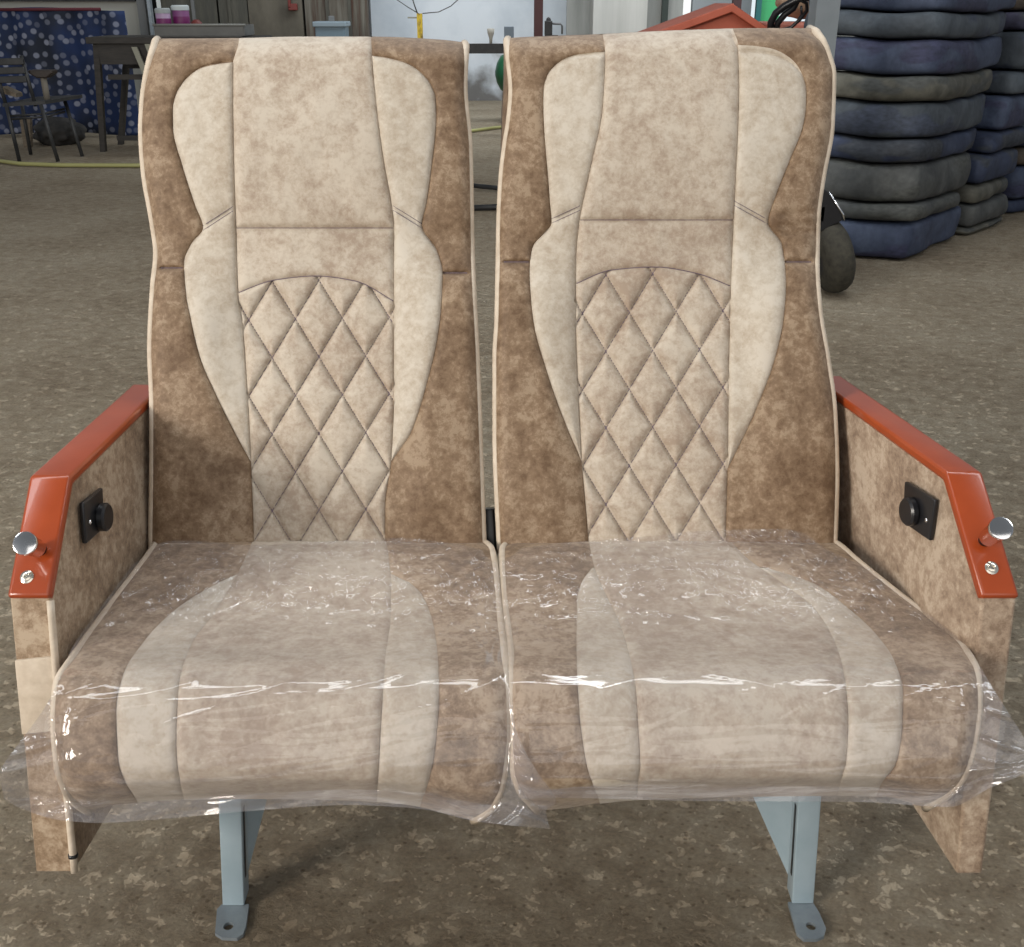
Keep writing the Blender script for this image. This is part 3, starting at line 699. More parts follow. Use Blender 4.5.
# side enclosure on the right
wallbox('wall_pillar', 566, 602, 13.8, grey_w).name = 'wall_right_pier'
wallbox('wall_pillar', 592, 645, 13.2, noise_mat('pale_grey_plaster', [(.3,(.34,.335,.31)),(.7,(.47,.46,.43))], 1.3, .85, stretch=(4,1,.3)), th=.5).name = 'wall_right_pillar'
wallbox('wall_x', 642, 680, 13.6, grey_w).name = 'wall_right_bay'
bm = BM(); a_box(bm, (wx(662,13.5), 13.5, 1.6), (.07,.09,3.2)); struct(link('trim_5', bm, mat('dark_green_frame', (.02,.03,.025), .5), smooth=False))
wallbox('wall_y', 689, 747, 13.6, mat('grey_panel', (.22,.24,.25), .7)).name = 'wall_right_panel'
wallbox('trim_6', 729, 737, 13.2, mat('dark_red_post', (.05,.02,.02), .6), th=.1)
wallbox('wall_z', 745, 826, 15.2, glow('daylight_yard', (.75,.85,.9), .9)).name = 'wall_right_far'; wallbox('wall_q', 826, 1200, 14.2, grey_w).name = 'wall_right'
wallbox('wall_zz', 672, 700, 15.2, glow('daylight_gap', (.95,.97,.95), 1.0)).name = 'wall_behind_gap'
wallbox('trim_7', 752, 757, 13.4, mat('teal_post', (.02,.12,.12), .5), th=.08)
wallbox('trim_8', 757, 775, 13.6, mat('green_sheet', (.06,.42,.16), .5), th=.04)
wallbox('trim_9', 811, 834, 4.75, noise_mat('grey_column', [(.3,(.14,.16,.17)),(.7,(.20,.22,.235))], 3, .6), th=.12)

# ================================================================ BACKGROUND THINGS
# dotted cloth hanging on the wall
def cloth_mat():
    m = mat('blue_dotted_cloth', (.02,.04,.12), .8); b = m.node_tree.nodes['Principled BSDF']
    tc = N(m, 'ShaderNodeTexCoord'); v = N(m, 'ShaderNodeTexVoronoi', Scale=11.5, Randomness=.8); sx_ = N(m, 'ShaderNodeSeparateXYZ'); mp = N(m, 'ShaderNodeCombineXYZ'); L(m, tc.outputs['Object'], sx_.inputs[0]); L(m, sx_.outputs[0], mp.inputs[0]); L(m, sx_.outputs[2], mp.inputs[1]); v.voronoi_dimensions = '2D'; L(m, mp.outputs[0], v.inputs['Vector'])
    r = N(m, 'ShaderNodeValToRGB'); r.color_ramp.interpolation = 'LINEAR'; e = r.color_ramp.elements
    e[0].position = .22; e[0].color = (1,1,1,1); e[1].position = .33; e[1].color = (0,0,0,1); L(m, v.outputs['Distance'], r.inputs['Fac'])
    n = N(m, 'ShaderNodeTexNoise', Scale=2.2, Detail=4); L(m, tc.outputs['Object'], n.inputs['Vector'])
    r2 = N(m, 'ShaderNodeValToRGB'); e = r2.color_ramp.elements; e[0].position = .38; e[0].color = (.010,.015,.030,1); e[1].position = .62; e[1].color = (.010,.028,.10,1); L(m, n.outputs['Fac'], r2.inputs['Fac'])
    s = N(m, 'ShaderNodeSeparateColor'); L(m, v.outputs['Color'], s.inputs[0])
    mr = N(m, 'ShaderNodeMapRange'); mr.inputs['To Min'].default_value = .25; mr.inputs['To Max'].default_value = 1; L(m, s.outputs[0], mr.inputs['Value'])
    f = N(m, 'ShaderNodeMath', operation='MULTIPLY'); L(m, r.outputs[0], f.inputs[0]); L(m, mr.outputs[0], f.inputs[1])
    mx = N(m, 'ShaderNodeMix', data_type='RGBA'); L(m, f.outputs[0], mx.inputs['Factor']); L(m, r2.outputs[0], mx.inputs['A']); mx.inputs['B'].default_value = (.26,.28,.36,1)
    L(m, mx.outputs['Result'], b.inputs['Base Color']); return m
bm = BM(); Yc = 10.55; xa, xb = wx(-40, Yc), wx(131, Yc); rows = []
for j in range(31):
    z = zat(9,Yc)-(zat(9,Yc)-zat(134,Yc))*j/30; row = []
    for i in range(121):
        x = xa+(xb-xa)*i/120; row.append(bm.verts.new((x, Yc+.035*math.sin(x*9+.4*math.sin(z*3))+.02*math.sin(x*23+z), max(z, .01)+.015*math.sin(x*4))))
    rows.append(row)
for r, q in zip(rows, rows[1:]):
    for i in range(120): bm.faces.new((r[i], r[i+1], q[i+1], q[i]))
cl = thing('dotted_cloth', 'dark blue cloth with pale dots hanging on the back wall at the left', 'cloth', ((xa+xb)/2, Yc, 0))
o = link('cloth_sheet', bm, cloth_mat(), cl); so = o.modifiers.new('s', 'SOLIDIFY'); so.thickness = .004
bm = BM(); a_tube(bm, [(xa, Yc-.055, zat(9.8,Yc)), (wx(110,Yc), Yc-.055, zat(9.2,Yc))], .014, 8); link('red_hem', bm, mat('dark_red_hem', (.09,.012,.02), .8), cl)

# workbench behind the left backrest
woodk = noise_mat('dark_bench_wood', [(.3,(.014,.012,.010)),(.7,(.038,.032,.026))], 8, .6, stretch=(1,6,6))
fl_ = G(102, 152); Yt = fl_.y; zt = zat(37, Yt)
wb = thing('workbench', 'dark tall wooden workbench behind the left backrest', 'table', (fl_.x+.7, Yt+.25, 0))
xl_, xr_ = wx(91, Yt), wx(260, Yt)
bm = BM(); a_box(bm, ((xl_+xr_)/2, Yt+.25, zt-.025), (xr_-xl_, .62, .05)); link('bench_top', bm, woodk, wb, smooth=False, bevel=.004)
bm = BM(); a_box(bm, ((xl_+xr_)/2+.03, Yt, zt-.13), (xr_-xl_-.1, .03, .16)); link('apron', bm, woodk, wb, smooth=False)
for px, yy, fp_ in ((95, Yt, G(100,152).x), (106, Yt+.5, G(117,145).x), (255, Yt, wx(252, Yt)), (255, Yt+.5, wx(252, Yt))):
    xt_ = wx(px, Yt); bm = BM(); a_prism(bm, [(fp_,yy,0), (fp_+.045,yy,0), (xt_+.05,yy,zt-.05), (xt_,yy,zt-.05)], (0,.05,0)); link('leg', bm, woodk, wb, smooth=False)
for py_, yy in ((77, Yt), (138, Yt), (66, Yt+.5)):
    bm = BM(); a_box(bm, ((xl_+xr_)/2+.05, yy, zat(py_, yy)), (xr_-xl_-.15, .03, .04)); link('crossbar', bm, woodk, wb, smooth=False)
# slats leaning against the bench
slm = mat('pale_grey_wood', (.27,.26,.20), .7)
for k, (a, b, lab) in enumerate(((133, 150, 'pale thin wooden slat leaning on the workbench, the longer left one'), (146.5, 158, 'pale thin wooden slat leaning on the workbench, the right one by the seat'))):
    Y1 = Yt-.35; p1 = Vector((wx(a, Yt)+.02, Yt-.06, zat(47-3*k, Yt-.06))); p0 = Vector((wx(b, Y1)+.12, Y1, .01))
    bm = BM(); a_prism(bm, [p0, p0+Vector((.045,0,0)), p1+Vector((.045,0,0)), p1], (0, .02, 0)); tag(link('leaning_board', bm, slm, smooth=False), lab, 'slat', 'slats leaning on the workbench')
# tray and tins on the bench
tr_ = thing('metal_tray', 'long grey metal tray lying on the workbench', 'tray', ((wx(158,Yt)+wx(246,Yt))/2, Yt+.2, zt))
zt2 = zat(25, Yt); xa, xb = wx(158, Yt), wx(246, Yt)
bm = BM()
a_box(bm, ((xa+xb)/2, Yt+.2, zt+.008), (xb-xa-.04, .36, .012))
a_box(bm, ((xa+xb)/2, Yt+.02, (zt+zt2)/2+.005), (xb-xa, .012, zt2-zt-.01)); a_box(bm, ((xa+xb)/2, Yt+.38, (zt+zt2)/2+.005), (xb-xa, .012, zt2-zt-.01))
a_box(bm, (xa, Yt+.2, (zt+zt2)/2+.005), (.012, .36, zt2-zt-.01)); a_box(bm, (xb, Yt+.2, (zt+zt2)/2+.005), (.012, .36, zt2-zt-.01))
link('tray_body', bm, noise_mat('grey_tray', [(.3,(.09,.09,.085)),(.7,(.13,.13,.12))], 6, .5), tr_, smooth=False)
bm = BM(); a_tube(bm, [(xa-.01, Yt+.01, zt2), (xb+.02, Yt+.01, zt2)], .01, 6); link('tray_rim', bm, mat('light_rim', (.22,.22,.2), .5), tr_)
def tin(px, py0, py1, w, Y, lab, mc, ml, z0):
    z1 = zat(py1, Y); x = wx(px, Y); t = thing('paint_tin', lab, 'tin', (x, Y, z0), 'paint tins in the tray')
    bm = BM(); a_lathe(bm, (x, Y, z0), (0,0,1), [(0,w*.98),(.004,w),(z1-z0-.04,w),(z1-z0-.035,w*.95)], 24); link('tin_body', bm, mc, t, autos=40)
    bm = BM(); a_lathe(bm, (x, Y, z0+(z1-z0)*.25), (0,0,1), [(0,w*1.01),(0.001,w*1.015),((z1-z0)*.35,w*1.015),((z1-z0)*.36,w)], 24); link('label_band', bm, mat('magenta_label', (.14,.008,.09), .5), t, autos=40)
    bm = BM(); a_lathe(bm, (x, Y, z1-.04), (0,0,1), [(0,w*1.04),(.012,w*1.06),(.03,w*1.06),(.04,w*.9)], 24); link('lid', bm, ml, t, autos=40)
zt0 = zt+.016
tin(168.5, 26, 8, .06, Yt+.12, 'white and magenta paint tin in the tray, the left one', mat('lilac', (.40,.28,.42), .5), mat('pale_lid', (.35,.38,.38), .5), zt0)
tin(186, 26, 5, .07, Yt+.22, 'magenta paint tin with pale lid in the tray, the right one', mat('violet', (.20,.06,.18), .5), mat('white_lid', (.55,.6,.6), .5), zt0)
bm = BM(); a_lathe(bm, (wx(196,Yt), Yt+.14, zt0), (0,0,1), [(0,.05),(.03,.055),(.09,.045),(.115,.02)], 20); tag(link('red_pot', bm, mat('dull_red', (.16,.03,.025), .5)), 'small dull red pot beside the paint tins in the tray', 'pot')

# blue grey box on a stand behind the left backrest
Yq = 11.8; bx = thing('lidded_box', 'small blue-grey lidded metal box behind the left headrest', 'box', (wx(334,Yq), Yq, 0))
bm = BM(); a_box(bm, (wx(334,Yq), Yq, zat(33,Yq)), (.30,.3,.18)); link('box_body', bm, mat('blue_grey_box', (.13,.19,.23), .5), bx, smooth=False, bevel=.01)
bm = BM(); a_box(bm, (wx(334,Yq), Yq, zat(24,Yq)), (.34,.34,.05)); link('lid', bm, mat('blue_grey_lid', (.22,.28,.32), .5), bx, smooth=False, bevel=.01)
bm = BM(); a_box(bm, (wx(334,Yq), Yq, zat(19,Yq)), (.06,.03,.06)); link('handle', bm, greym, bx, smooth=False, bevel=.008)
bm = BM(); a_box(bm, (wx(334,Yq), Yq, (zat(33,Yq)-.09)/2), (.26,.26,zat(33,Yq)-.09)); link('pedestal', bm, greym, bx, smooth=False)

# yellow post with wire
Yp = 12.0; yp = thing('yellow_post', 'thin yellow post with loose wire in front of the white wall', 'post', (wx(421,Yp), Yp, 0))
bm = BM(); a_box(bm, (wx(421,Yp), Yp, zat(13.5,Yp)/2), (.055,.055,zat(13.5,Yp))); link('pole', bm, noise_mat('worn_yellow', [(.4,(.10,.06,.01)),(.5,(.55,.38,.02))], 6, .5, stretch=(3,1,1)), yp, smooth=False)
bm = BM(); zc = zat(13.5, Yp)
a_tube(bm, [(wx(424,Yp),Yp,zc), (wx(440,Yp),Yp,zc+.015), (wx(452,Yp),Yp,zc+.07), (wx(466,Yp),Yp,zc+.19), (wx(485,Yp),Yp,zc+.45)], .005, 6)
a_tube(bm, [(wx(420,Yp),Yp,zc), (wx(410,Yp),Yp,zc+.06), (wx(398,Yp),Yp,zc+.14), (wx(385,Yp),Yp,zc+.2)], .005, 6)
a_tube(bm, [(wx(419,Yp),Yp,zc), (wx(416,Yp),Yp,zc+.09), (wx(413,Yp),Yp,zc+.2)], .007, 6)
link('wire', bm, mat('wire_grey', (.07,.07,.07), .5), yp)
bm = BM(); a_box(bm, (wx(414,Yp),Yp,zc-.04), (.10,.02,.015)); link('peg', bm, slm, yp, smooth=False)

# green compressor with a black beam in the gap between the backrests
gp = G(498, 122); Yg = gp.y
green = noise_mat('green_enamel', [(.3,(.008,.075,.03)),(.7,(.015,.12,.05))], 6, .4)
cp = thing('air_compressor', 'green tank air compressor seen in the gap between the backrests', 'compressor', (wx(520,Yg), Yg, 0))
zc = zat(73, Yg); xt = wx(495, Yg)
bm = BM(); a_lathe(bm, (xt, Yg, zc), (1,0,0), [(0,.02),(.02,.10),(.06,.17),(.12,.20),(.75,.20),(.82,.16),(.86,.02)], 32); link('tank', bm, green, cp)
bm = BM(); a_cyl(bm, (xt+.45,Yg,zc+.18), (xt+.45,Yg,zc+.3), .09); link('motor', bm, blackm, cp)
for dx in (.12, .7):
    bm = BM(); a_tube(bm, [(xt+dx, Yg-.03, zc-.17), (xt+dx, Yg-.06, .12)], .02, 8); link('leg', bm, blackm, cp)
    bm = BM(); a_lathe(bm, (xt+dx-.03, Yg-.06, .09), (1,0,0), [(0,.05),(.005,.085),(.05,.085),(.055,.05)], 24); link('wheel', bm, blackp, cp)
Yb = 10.6; bt = thing('trestle', 'black steel beam on trestle legs crossing the gap between the backrests', 'trestle', (wx(485,Yb), Yb, 0))
bm = BM(); a_box(bm, (wx(470,Yb), Yb, zat(48.5,Yb)), (1.3,.06,.085)); link('beam', bm, blackm, bt, smooth=False)
for px in (415, 530):
    bm = BM(); a_box(bm, (wx(px,Yb), Yb, (zat(48.5,Yb)-.04)/2), (.05,.05,zat(48.5,Yb)-.04)); link('leg', bm, blackm, bt, smooth=False)
bm = BM(); a_lathe(bm, (wx(491,Yb), Yb, zat(44,Yb)), (0,0,1), [(0,.012),(.05,.016),(.09,.03),(.13,.035),(.135,.01)], 16); tag(link('paint_brush', bm, mat('dusty_beige', (.42,.40,.35), .8)), 'small dusty beige brush standing on the black beam between the headrests', 'brush')
bm = BM(); a_box(bm, (wx(509,Yb), Yb, zat(44,Yb)+.075), (.09,.06,.15)); tag(link('grey_block', bm, mat('grey_block', (.16,.2,.24), .5), smooth=False, bevel=.005), 'small grey block on the black beam beside the right headrest corner', 'block')
# low black rack
lp = G(484, 211)
rk = thing('floor_rack', 'low black bar rack on the floor in the gap between the backrests', 'rack', (lp.x+.3, lp.y, 0))
bm = BM(); a_tube(bm, [(lp.x-.06, lp.y, .02), (lp.x+.5, lp.y+.05, .03)], .018, 8); link('bar', bm, blackm, rk)
q_ = G(484, 190); bm = BM(); a_tube(bm, [(q_.x-.08, q_.y, .03), (q_.x+.5, q_.y-.3, .02)], .016, 8); link('bar', bm, blackm, rk)
bm = BM(); a_tube(bm, [(lp.x+.2, lp.y+.02, .0), (lp.x+.2, lp.y+.05, .5)], .02, 8); link('upright', bm, blackm, rk)

# red brown column
Yr = 11.0
bm = BM(); a_box(bm, (wx(538,Yr), Yr, 1.6), (.085,.085,3.2)); struct(link('trim_10', bm, mat('red_brown_steel', (.06,.014,.014), .45), smooth=False))
# bracket clamp behind right headrest
Yv = 10.5; vs_ = thing('bench_vice', 'small black vice with a bent handle above the right headrest', 'vice', (wx(551,Yv), Yv, 0))
bm = BM(); a_box(bm, (wx(548,Yv), Yv, zat(28,Yv)), (.07,.09,.12)); a_lathe(bm, (wx(548,Yv),Yv,zat(22,Yv)), (0,0,1), [(0,.025),(.03,.02),(.04,.005)], 12); link('jaw', bm, blackm, vs_, smooth=False, bevel=.005)
bm = BM(); a_tube(bm, [(wx(550,Yv),Yv,zat(23.5,Yv)), (wx(560,Yv),Yv,zat(24,Yv)), (wx(561.5,Yv),Yv,zat(26,Yv)), (wx(561.5,Yv),Yv,zat(34,Yv))], .009, 8); link('handle', bm, greym, vs_)
bm = BM(); a_box(bm, (wx(551,Yv), Yv, (zat(28,Yv)-.06)/2), (.12,.12,zat(28,Yv)-.06)); link('pedestal', bm, blackm, vs_, smooth=False)

# orange machine behind the right backrest
Ym = 6.6; om = thing('orange_machine', 'orange-red hooded machine with black hose behind the right headrest', 'machine', (wx(730,Ym), Ym, 0))
orr_ = noise_mat('faded_orange', [(.3,(.40,.085,.045)),(.7,(.50,.12,.065))], 5, .55)
zz = lambda py: zat(py, Ym); X = lambda px: wx(px, Ym)
bm = BM(); a_prism(bm, [(X(655),Ym,.35), (X(655),Ym,zz(33)), (X(726),Ym,zz(3)), (X(772),Ym,zz(32)), (X(818),Ym,zz(20)), (X(818),Ym,.35)][:0] or [(X(650),Ym,zz(33)), (X(726),Ym,zz(4)), (X(762),Ym,zz(30)), (X(762),Ym,.75), (X(650),Ym,.75)], (0,.5,0)); link('hood', bm, orr_, om, smooth=False, bevel=.01)
bm = BM(); 
for a, b in (((642,36),(728,3)), ((726,3),(764,28))):
    A_ = Vector((X(a[0]),Ym-.05,zz(a[1]))); B_ = Vector((X(b[0]),Ym-.05,zz(b[1]))); a_prism(bm, [A_, B_, B_+Vector((0,0,-.045)), A_+Vector((0,0,-.045))], (0,.6,0))
link('hood_rim', bm, orr_, om, smooth=False, bevel=.006)
bm = BM(); a_box(bm, ((X(765)+X(817))/2, Ym+.15, zz(22)-.12), (X(817)-X(765), .3, .24)); link('rear_deck', bm, noise_mat('pale_orange', [(.3,(.5,.16,.11)),(.7,(.6,.22,.16))], 5, .5), om, smooth=False, bevel=.015)
bm = BM(); a_box(bm, ((X(650)+X(817))/2, Ym+.25, .42), (X(817)-X(650)-.1, .45, .66)); link('body', bm, blackm, om, smooth=False, bevel=.02)
for px in (665, 800):
    bm = BM(); a_lathe(bm, (X(px), Ym+.2, .12), (1,0,0), [(0,.08),(.01,.12),(.06,.12),(.07,.08)], 24); link('wheel', bm, blackp, om, autos=40)
bm = BM()
def loopy(pts, r): a_tube(bm, [(X(a), Ym-.12-.02*i, zz(b)) for i, (a, b) in enumerate(pts)], r, 10)
loopy([(763,32),(762,22),(765,13),(772,6),(780,1),(788,-3),(795,-2)], .020); loopy([(768,31),(769,22),(774,14),(781,8),(783,0),(780,-6)], .018); loopy([(772,30),(782,27),(789,19),(794,10),(792,3),(785,0)], .010); loopy([(776,32),(786,24),(790,14),(788,6)], .007)
link('black_hose', bm, blackp, om)
bm = BM(); 
bmesh.ops.create_icosphere(bm, subdivisions=4, radius=1)
for v in bm.verts:
    k = 1+.12*noise.noise(v.co*2.2); v.co = Vector((v.co.x*.155*k, v.co.y*.13*k, v.co.z*.105*k))+Vector((X(804), Ym+.15, zz(22)+.118))
tag(link('tool_bag', bm, noise_mat('brown_bag', [(.3,(.20,.12,.07)),(.7,(.42,.30,.2))], 10, .7)), 'crumpled tan bag lying on the orange machine beside the grey column', 'bag')

# small wheeled cart by the stack
wp = G(834, 295)
wc = thing('wheeled_cart', 'black wheeled cart showing one worn tyre and fender beside the right backrest', 'cart', (wp.x-.1, wp.y, 0))
tyre = noise_mat('dusty_tyre', [(.3,(.022,.020,.015)),(.7,(.055,.050,.036))], 30, .9, bump=.4)
ax = Vector((1,.12,.26)).normalized(); cen = Vector((wp.x-.03, wp.y+.02, .168))
bm = BM(); a_lathe(bm, cen-ax*.065, ax, [(0,.085),(.006,.125),(.02,.148),(.042,.160),(.065,.163),(.088,.160),(.11,.148),(.124,.125),(.13,.085)], 40); link('tyre', bm, tyre, wc)
bm = BM(); a_lathe(bm, cen-ax*.07, ax, [(0,.03),(.006,.08),(.134,.08),(.14,.03)], 24); link('hub', bm, blackm, wc, autos=40)
Yw = wp.y-.05
bm = BM(); fp = [PY(818,186,Yw), PY(829,192,Yw), PY(842,214,Yw), PY(843,220,Yw), PY(838,223,Yw), PY(818,233,Yw)]; a_prism(bm, fp, (-.02,.16,0)); link('fender', bm, blackp, wc, smooth=False, bevel=.004)
bm = BM(); a_tube(bm, [fp[1]+Vector((0,-.004,0)), fp[2]+Vector((.003,-.004,0)), fp[3]+Vector((.003,-.004,0))], .004, 6); link('fender_rim', bm, chrome, wc)
bm = BM(); a_box(bm, (wp.x-.25, wp.y+.1, .36), (.3,.3,.06)); a_tube(bm, [cen, Vector((wp.x-.25, wp.y+.1, .36))], .012, 8); link('chassis', bm, blackm, wc, smooth=False)
for s in (1,):
    bm = BM(); a_lathe(bm, (wp.x-.47, wp.y+.12, .165), (1,0,0), [(0,.09),(.015,.152),(.035,.164),(.055,.164),(.075,.152),(.09,.09)], 32); link('tyre', bm, tyre, wc)

# hose on the floor
hm = mat('yellow_hose', (.34,.33,.13), .5)
pts = []
for px, py in ((-60,152),(-20,158),(0,161),(20,163.8),(60,165.2),(100,165.4),(140,165.5),(200,160),(270,150),(350,141),(420,135),(474,130.5),(497,127.5),(540,124)):
    p = G(px, py, .02); pts.append(p)
sp = []
for i in range(len(pts)-1):
    for k in range(6): sp.append(pts[i].lerp(pts[i+1], k/6))
bm = BM(); a_tube(bm, sp, .016, 8); tag(link('yellow_hose', bm, hm), 'yellow hose lying across the concrete floor behind the seat', 'hose')

# dark metal armchair at the far left
cg = G(42, 162); cm_ = noise_mat('dark_chair_metal', [(.3,(.018,.019,.020)),(.7,(.045,.045,.045))], 12, .5)
ch = thing('slatted_armchair', 'dark metal armchair with slatted back in front of the dotted cloth', 'chair', (cg.x-.2, cg.y+.2, 0))
Yh = cg.y; zz = lambda py, Y=None: zat(py, Y or Yh)
xs = lambda px, Y=None: wx(px, Y or Yh)
zs = zz(107)
bm = BM(); a_prism(bm, [(xs(-6),Yh,zs), (xs(38),Yh,zs+.02), (xs(56),Yh+.42,zs+.035), (xs(8),Yh+.42,zs+.02)], (0,0,.025)); link('seat', bm, cm_, ch, smooth=False)
for a, b, y0, y1 in ((33,41,Yh,Yh), (58,67,Yh+.4,Yh+.32), (-2,1,Yh,Yh), (14,14,Yh+.42,Yh+.42)):
    bm = BM(); a_tube(bm, [(xs(a,y0), y0, zs+.02), (xs(b,y1), y1, 0.005)], .016, 8); link('leg', bm, cm_, ch)
bm = BM()
for py in (116, 119): a_tube(bm, [(xs(1), Yh+.0, zz(py)), (xs(34), Yh+.0, zz(py-2)), (xs(57,Yh+.4), Yh+.38, zz(py)+.02)], .010, 6)
link('stretcher', bm, cm_, ch)
for py, hgt in ((62, .05), (71, .05), (80, .05)):
    bm = BM(); a_box(bm, (xs(4), Yh+.05, zz(py)), (.26,.03,hgt), ry=-.03); link('back_slat', bm, cm_, ch, smooth=False, bevel=.006)
for px in (-12, 18):
    bm = BM(); a_tube(bm, [(xs(px), Yh+.07, zz(56)), (xs(px+7), Yh+.05, zs)], .015, 8); link('back_post', bm, cm_, ch)
bm = BM(); a_prism(bm, [(xs(20),Yh+.1,zz(71)), (xs(44),Yh+.1,zz(71)), (xs(45),Yh+.1,zz(74)), (xs(38),Yh+.1,zz(79)), (xs(28),Yh+.1,zz(79)), (xs(20),Yh+.1,zz(74))], (0,.12,0)); link('armrest', bm, mat('chair_arm', (.035,.025,.02), .4), ch, smooth=False, bevel=.01)
bm = BM(); a_tube(bm, [(xs(33),Yh+.14,zz(79)), (xs(33),Yh+.14,zs+.02)], .026, 8); link('arm_post', bm, mat('beige_post', (.17,.15,.12), .7), ch)
# planks and dark bundle under the chair
wdm = noise_mat('weathered_plank', [(.3,(.13,.10,.07)),(.7,(.22,.18,.13))], 10, .8, stretch=(1,1,5))
for (a, b, w, lab) in (((3,98),(18,106),.10,'short weathered plank lying on the dark armchair seat at the left edge'),):
    A_ = PY(*a, Yh+.15); B_ = PY(*b, Yh+.15); A_.z = zs+.14; B_.z = zs+.09
    bm = BM(); a_prism(bm, [A_, B_, B_+Vector((0,0,-w*.3)), A_+Vector((0,0,-w*.5))], (0,.12,0)); tag(link('wooden_plank', bm, wdm, smooth=False), lab, 'plank')
Yu = Yh+.75
A_ = PY(24,118,Yu); B_ = PY(27,146,Yu)
bm = BM(); a_prism(bm, [(A_.x-.04,Yu,A_.z), (A_.x+.05,Yu,A_.z), (B_.x+.03,Yu,.02), (B_.x-.03,Yu,.02)], (0,.05,0)); tag(link('wooden_plank', bm, wdm, smooth=False), 'upright tan plank standing on the floor behind the dark armchair', 'plank')
bm = BM(); bmesh.ops.create_icosphere(bm, subdivisions=4, radius=1)
cc = G(45, 149)
for v in bm.verts:
    k = 1+.25*noise.noise(v.co*2.5); v.co = Vector((cc.x+v.co.x*.22*k, cc.y+.35+v.co.y*.2*k, max(.0, .10+v.co.z*.13*k)))
tag(link('dark_sack', bm, noise_mat('dark_sack', [(.3,(.012,.012,.012)),(.7,(.05,.045,.04))], 8, .8)), 'dark crumpled sack on the floor under the armchair', 'sack')
bm = BM(); bmesh.ops.create_icosphere(bm, subdivisions=4, radius=1)
cc = G(86, 131)
for v in bm.verts:
    k = 1+.3*noise.noise(v.co*3); v.co = Vector((cc.x+v.co.x*.16*k, cc.y+v.co.y*.14*k, max(.0, .08+v.co.z*.12*k)))
tag(link('rag_bundle', bm, noise_mat('rag_grey', [(.3,(.03,.032,.03)),(.7,(.17,.17,.15))], 9, .9)), 'small grey rag bundle on the floor at the foot of the dotted cloth', 'rags')

# ---------------------------------------------------------------- stacks of old cushions
CC = dict(slate=((.055,.068,.085),(.10,.12,.14)), navy=((.022,.032,.07),(.05,.068,.125)), blue=((.045,.062,.12),(.085,.11,.175)),
          grey=((.060,.065,.066),(.115,.12,.115)), olive=((.085,.083,.065),(.17,.165,.135)), violet=((.035,.033,.065),(.075,.075,.125)), brown=((.07,.05,.035),(.14,.115,.09)))
def two_tone(m, alt, seed):
    b = m.node_tree.nodes['Principled BSDF']; src = b.inputs['Base Color'].links[0].from_socket
    tc = N(m, 'ShaderNodeTexCoord'); mp = N(m, 'ShaderNodeMapping'); mp.inputs['Location'].default_value = (seed, seed*2, 0); mp.inputs['Scale'].default_value = (1,1,2.2); L(m, tc.outputs['Object'], mp.inputs[0])
    n = N(m, 'ShaderNodeTexNoise', Scale=2.6, Detail=2.5); L(m, mp.outputs[0], n.inputs['Vector'])
    r = N(m, 'ShaderNodeValToRGB'); e = r.color_ramp.elements; e[0].position = .53; e[0].color = (0,0,0,1); e[1].position = .57; e[1].color = (.75,.75,.75,1); L(m, n.outputs['Fac'], r.inputs['Fac'])
    n2 = N(m, 'ShaderNodeTexNoise', Scale=30, Detail=4); L(m, mp.outputs[0], n2.inputs['Vector'])
    sc = N(m, 'ShaderNodeVectorMath', operation='SCALE'); sc.inputs[0].default_value = tuple(2*x for x in alt); L(m, n2.outputs['Fac'], sc.inputs['Scale'])
    mx = N(m, 'ShaderNodeMix', data_type='RGBA'); L(m, r.outputs[0], mx.inputs['Factor']); L(m, src, mx.inputs['A']); L(m, sc.outputs[0], mx.inputs['B']); L(m, mx.outputs['Result'], b.inputs['Base Color'])
cmats = {k: noise_mat('old_cushion_'+k, [(.33,tuple(.6*x for x in a)),(.5,tuple((x+y)*.37 for x, y in zip(a, b))),(.68,tuple(.85*x for x in b))], 5, .75, distort=.6, fine=.12, fscale=40, bump=.35, bscale=9, bdist=.02) for k, (a, b) in CC.items()}
for i_, (k_, a_) in enumerate((('slate',(.04,.05,.08)),('navy',(.04,.045,.05)),('blue',(.035,.035,.075)),('grey',(.075,.078,.07)),('olive',(.05,.055,.055)),('violet',(.05,.055,.06)),('brown',(.04,.04,.035)))): two_tone(cmats[k_], a_, i_*1.3)
words = dict(slate='slate grey', navy='navy blue', blue='dusty blue', grey='dull grey', olive='stained pale grey', violet='dark violet blue', brown='brown stained')
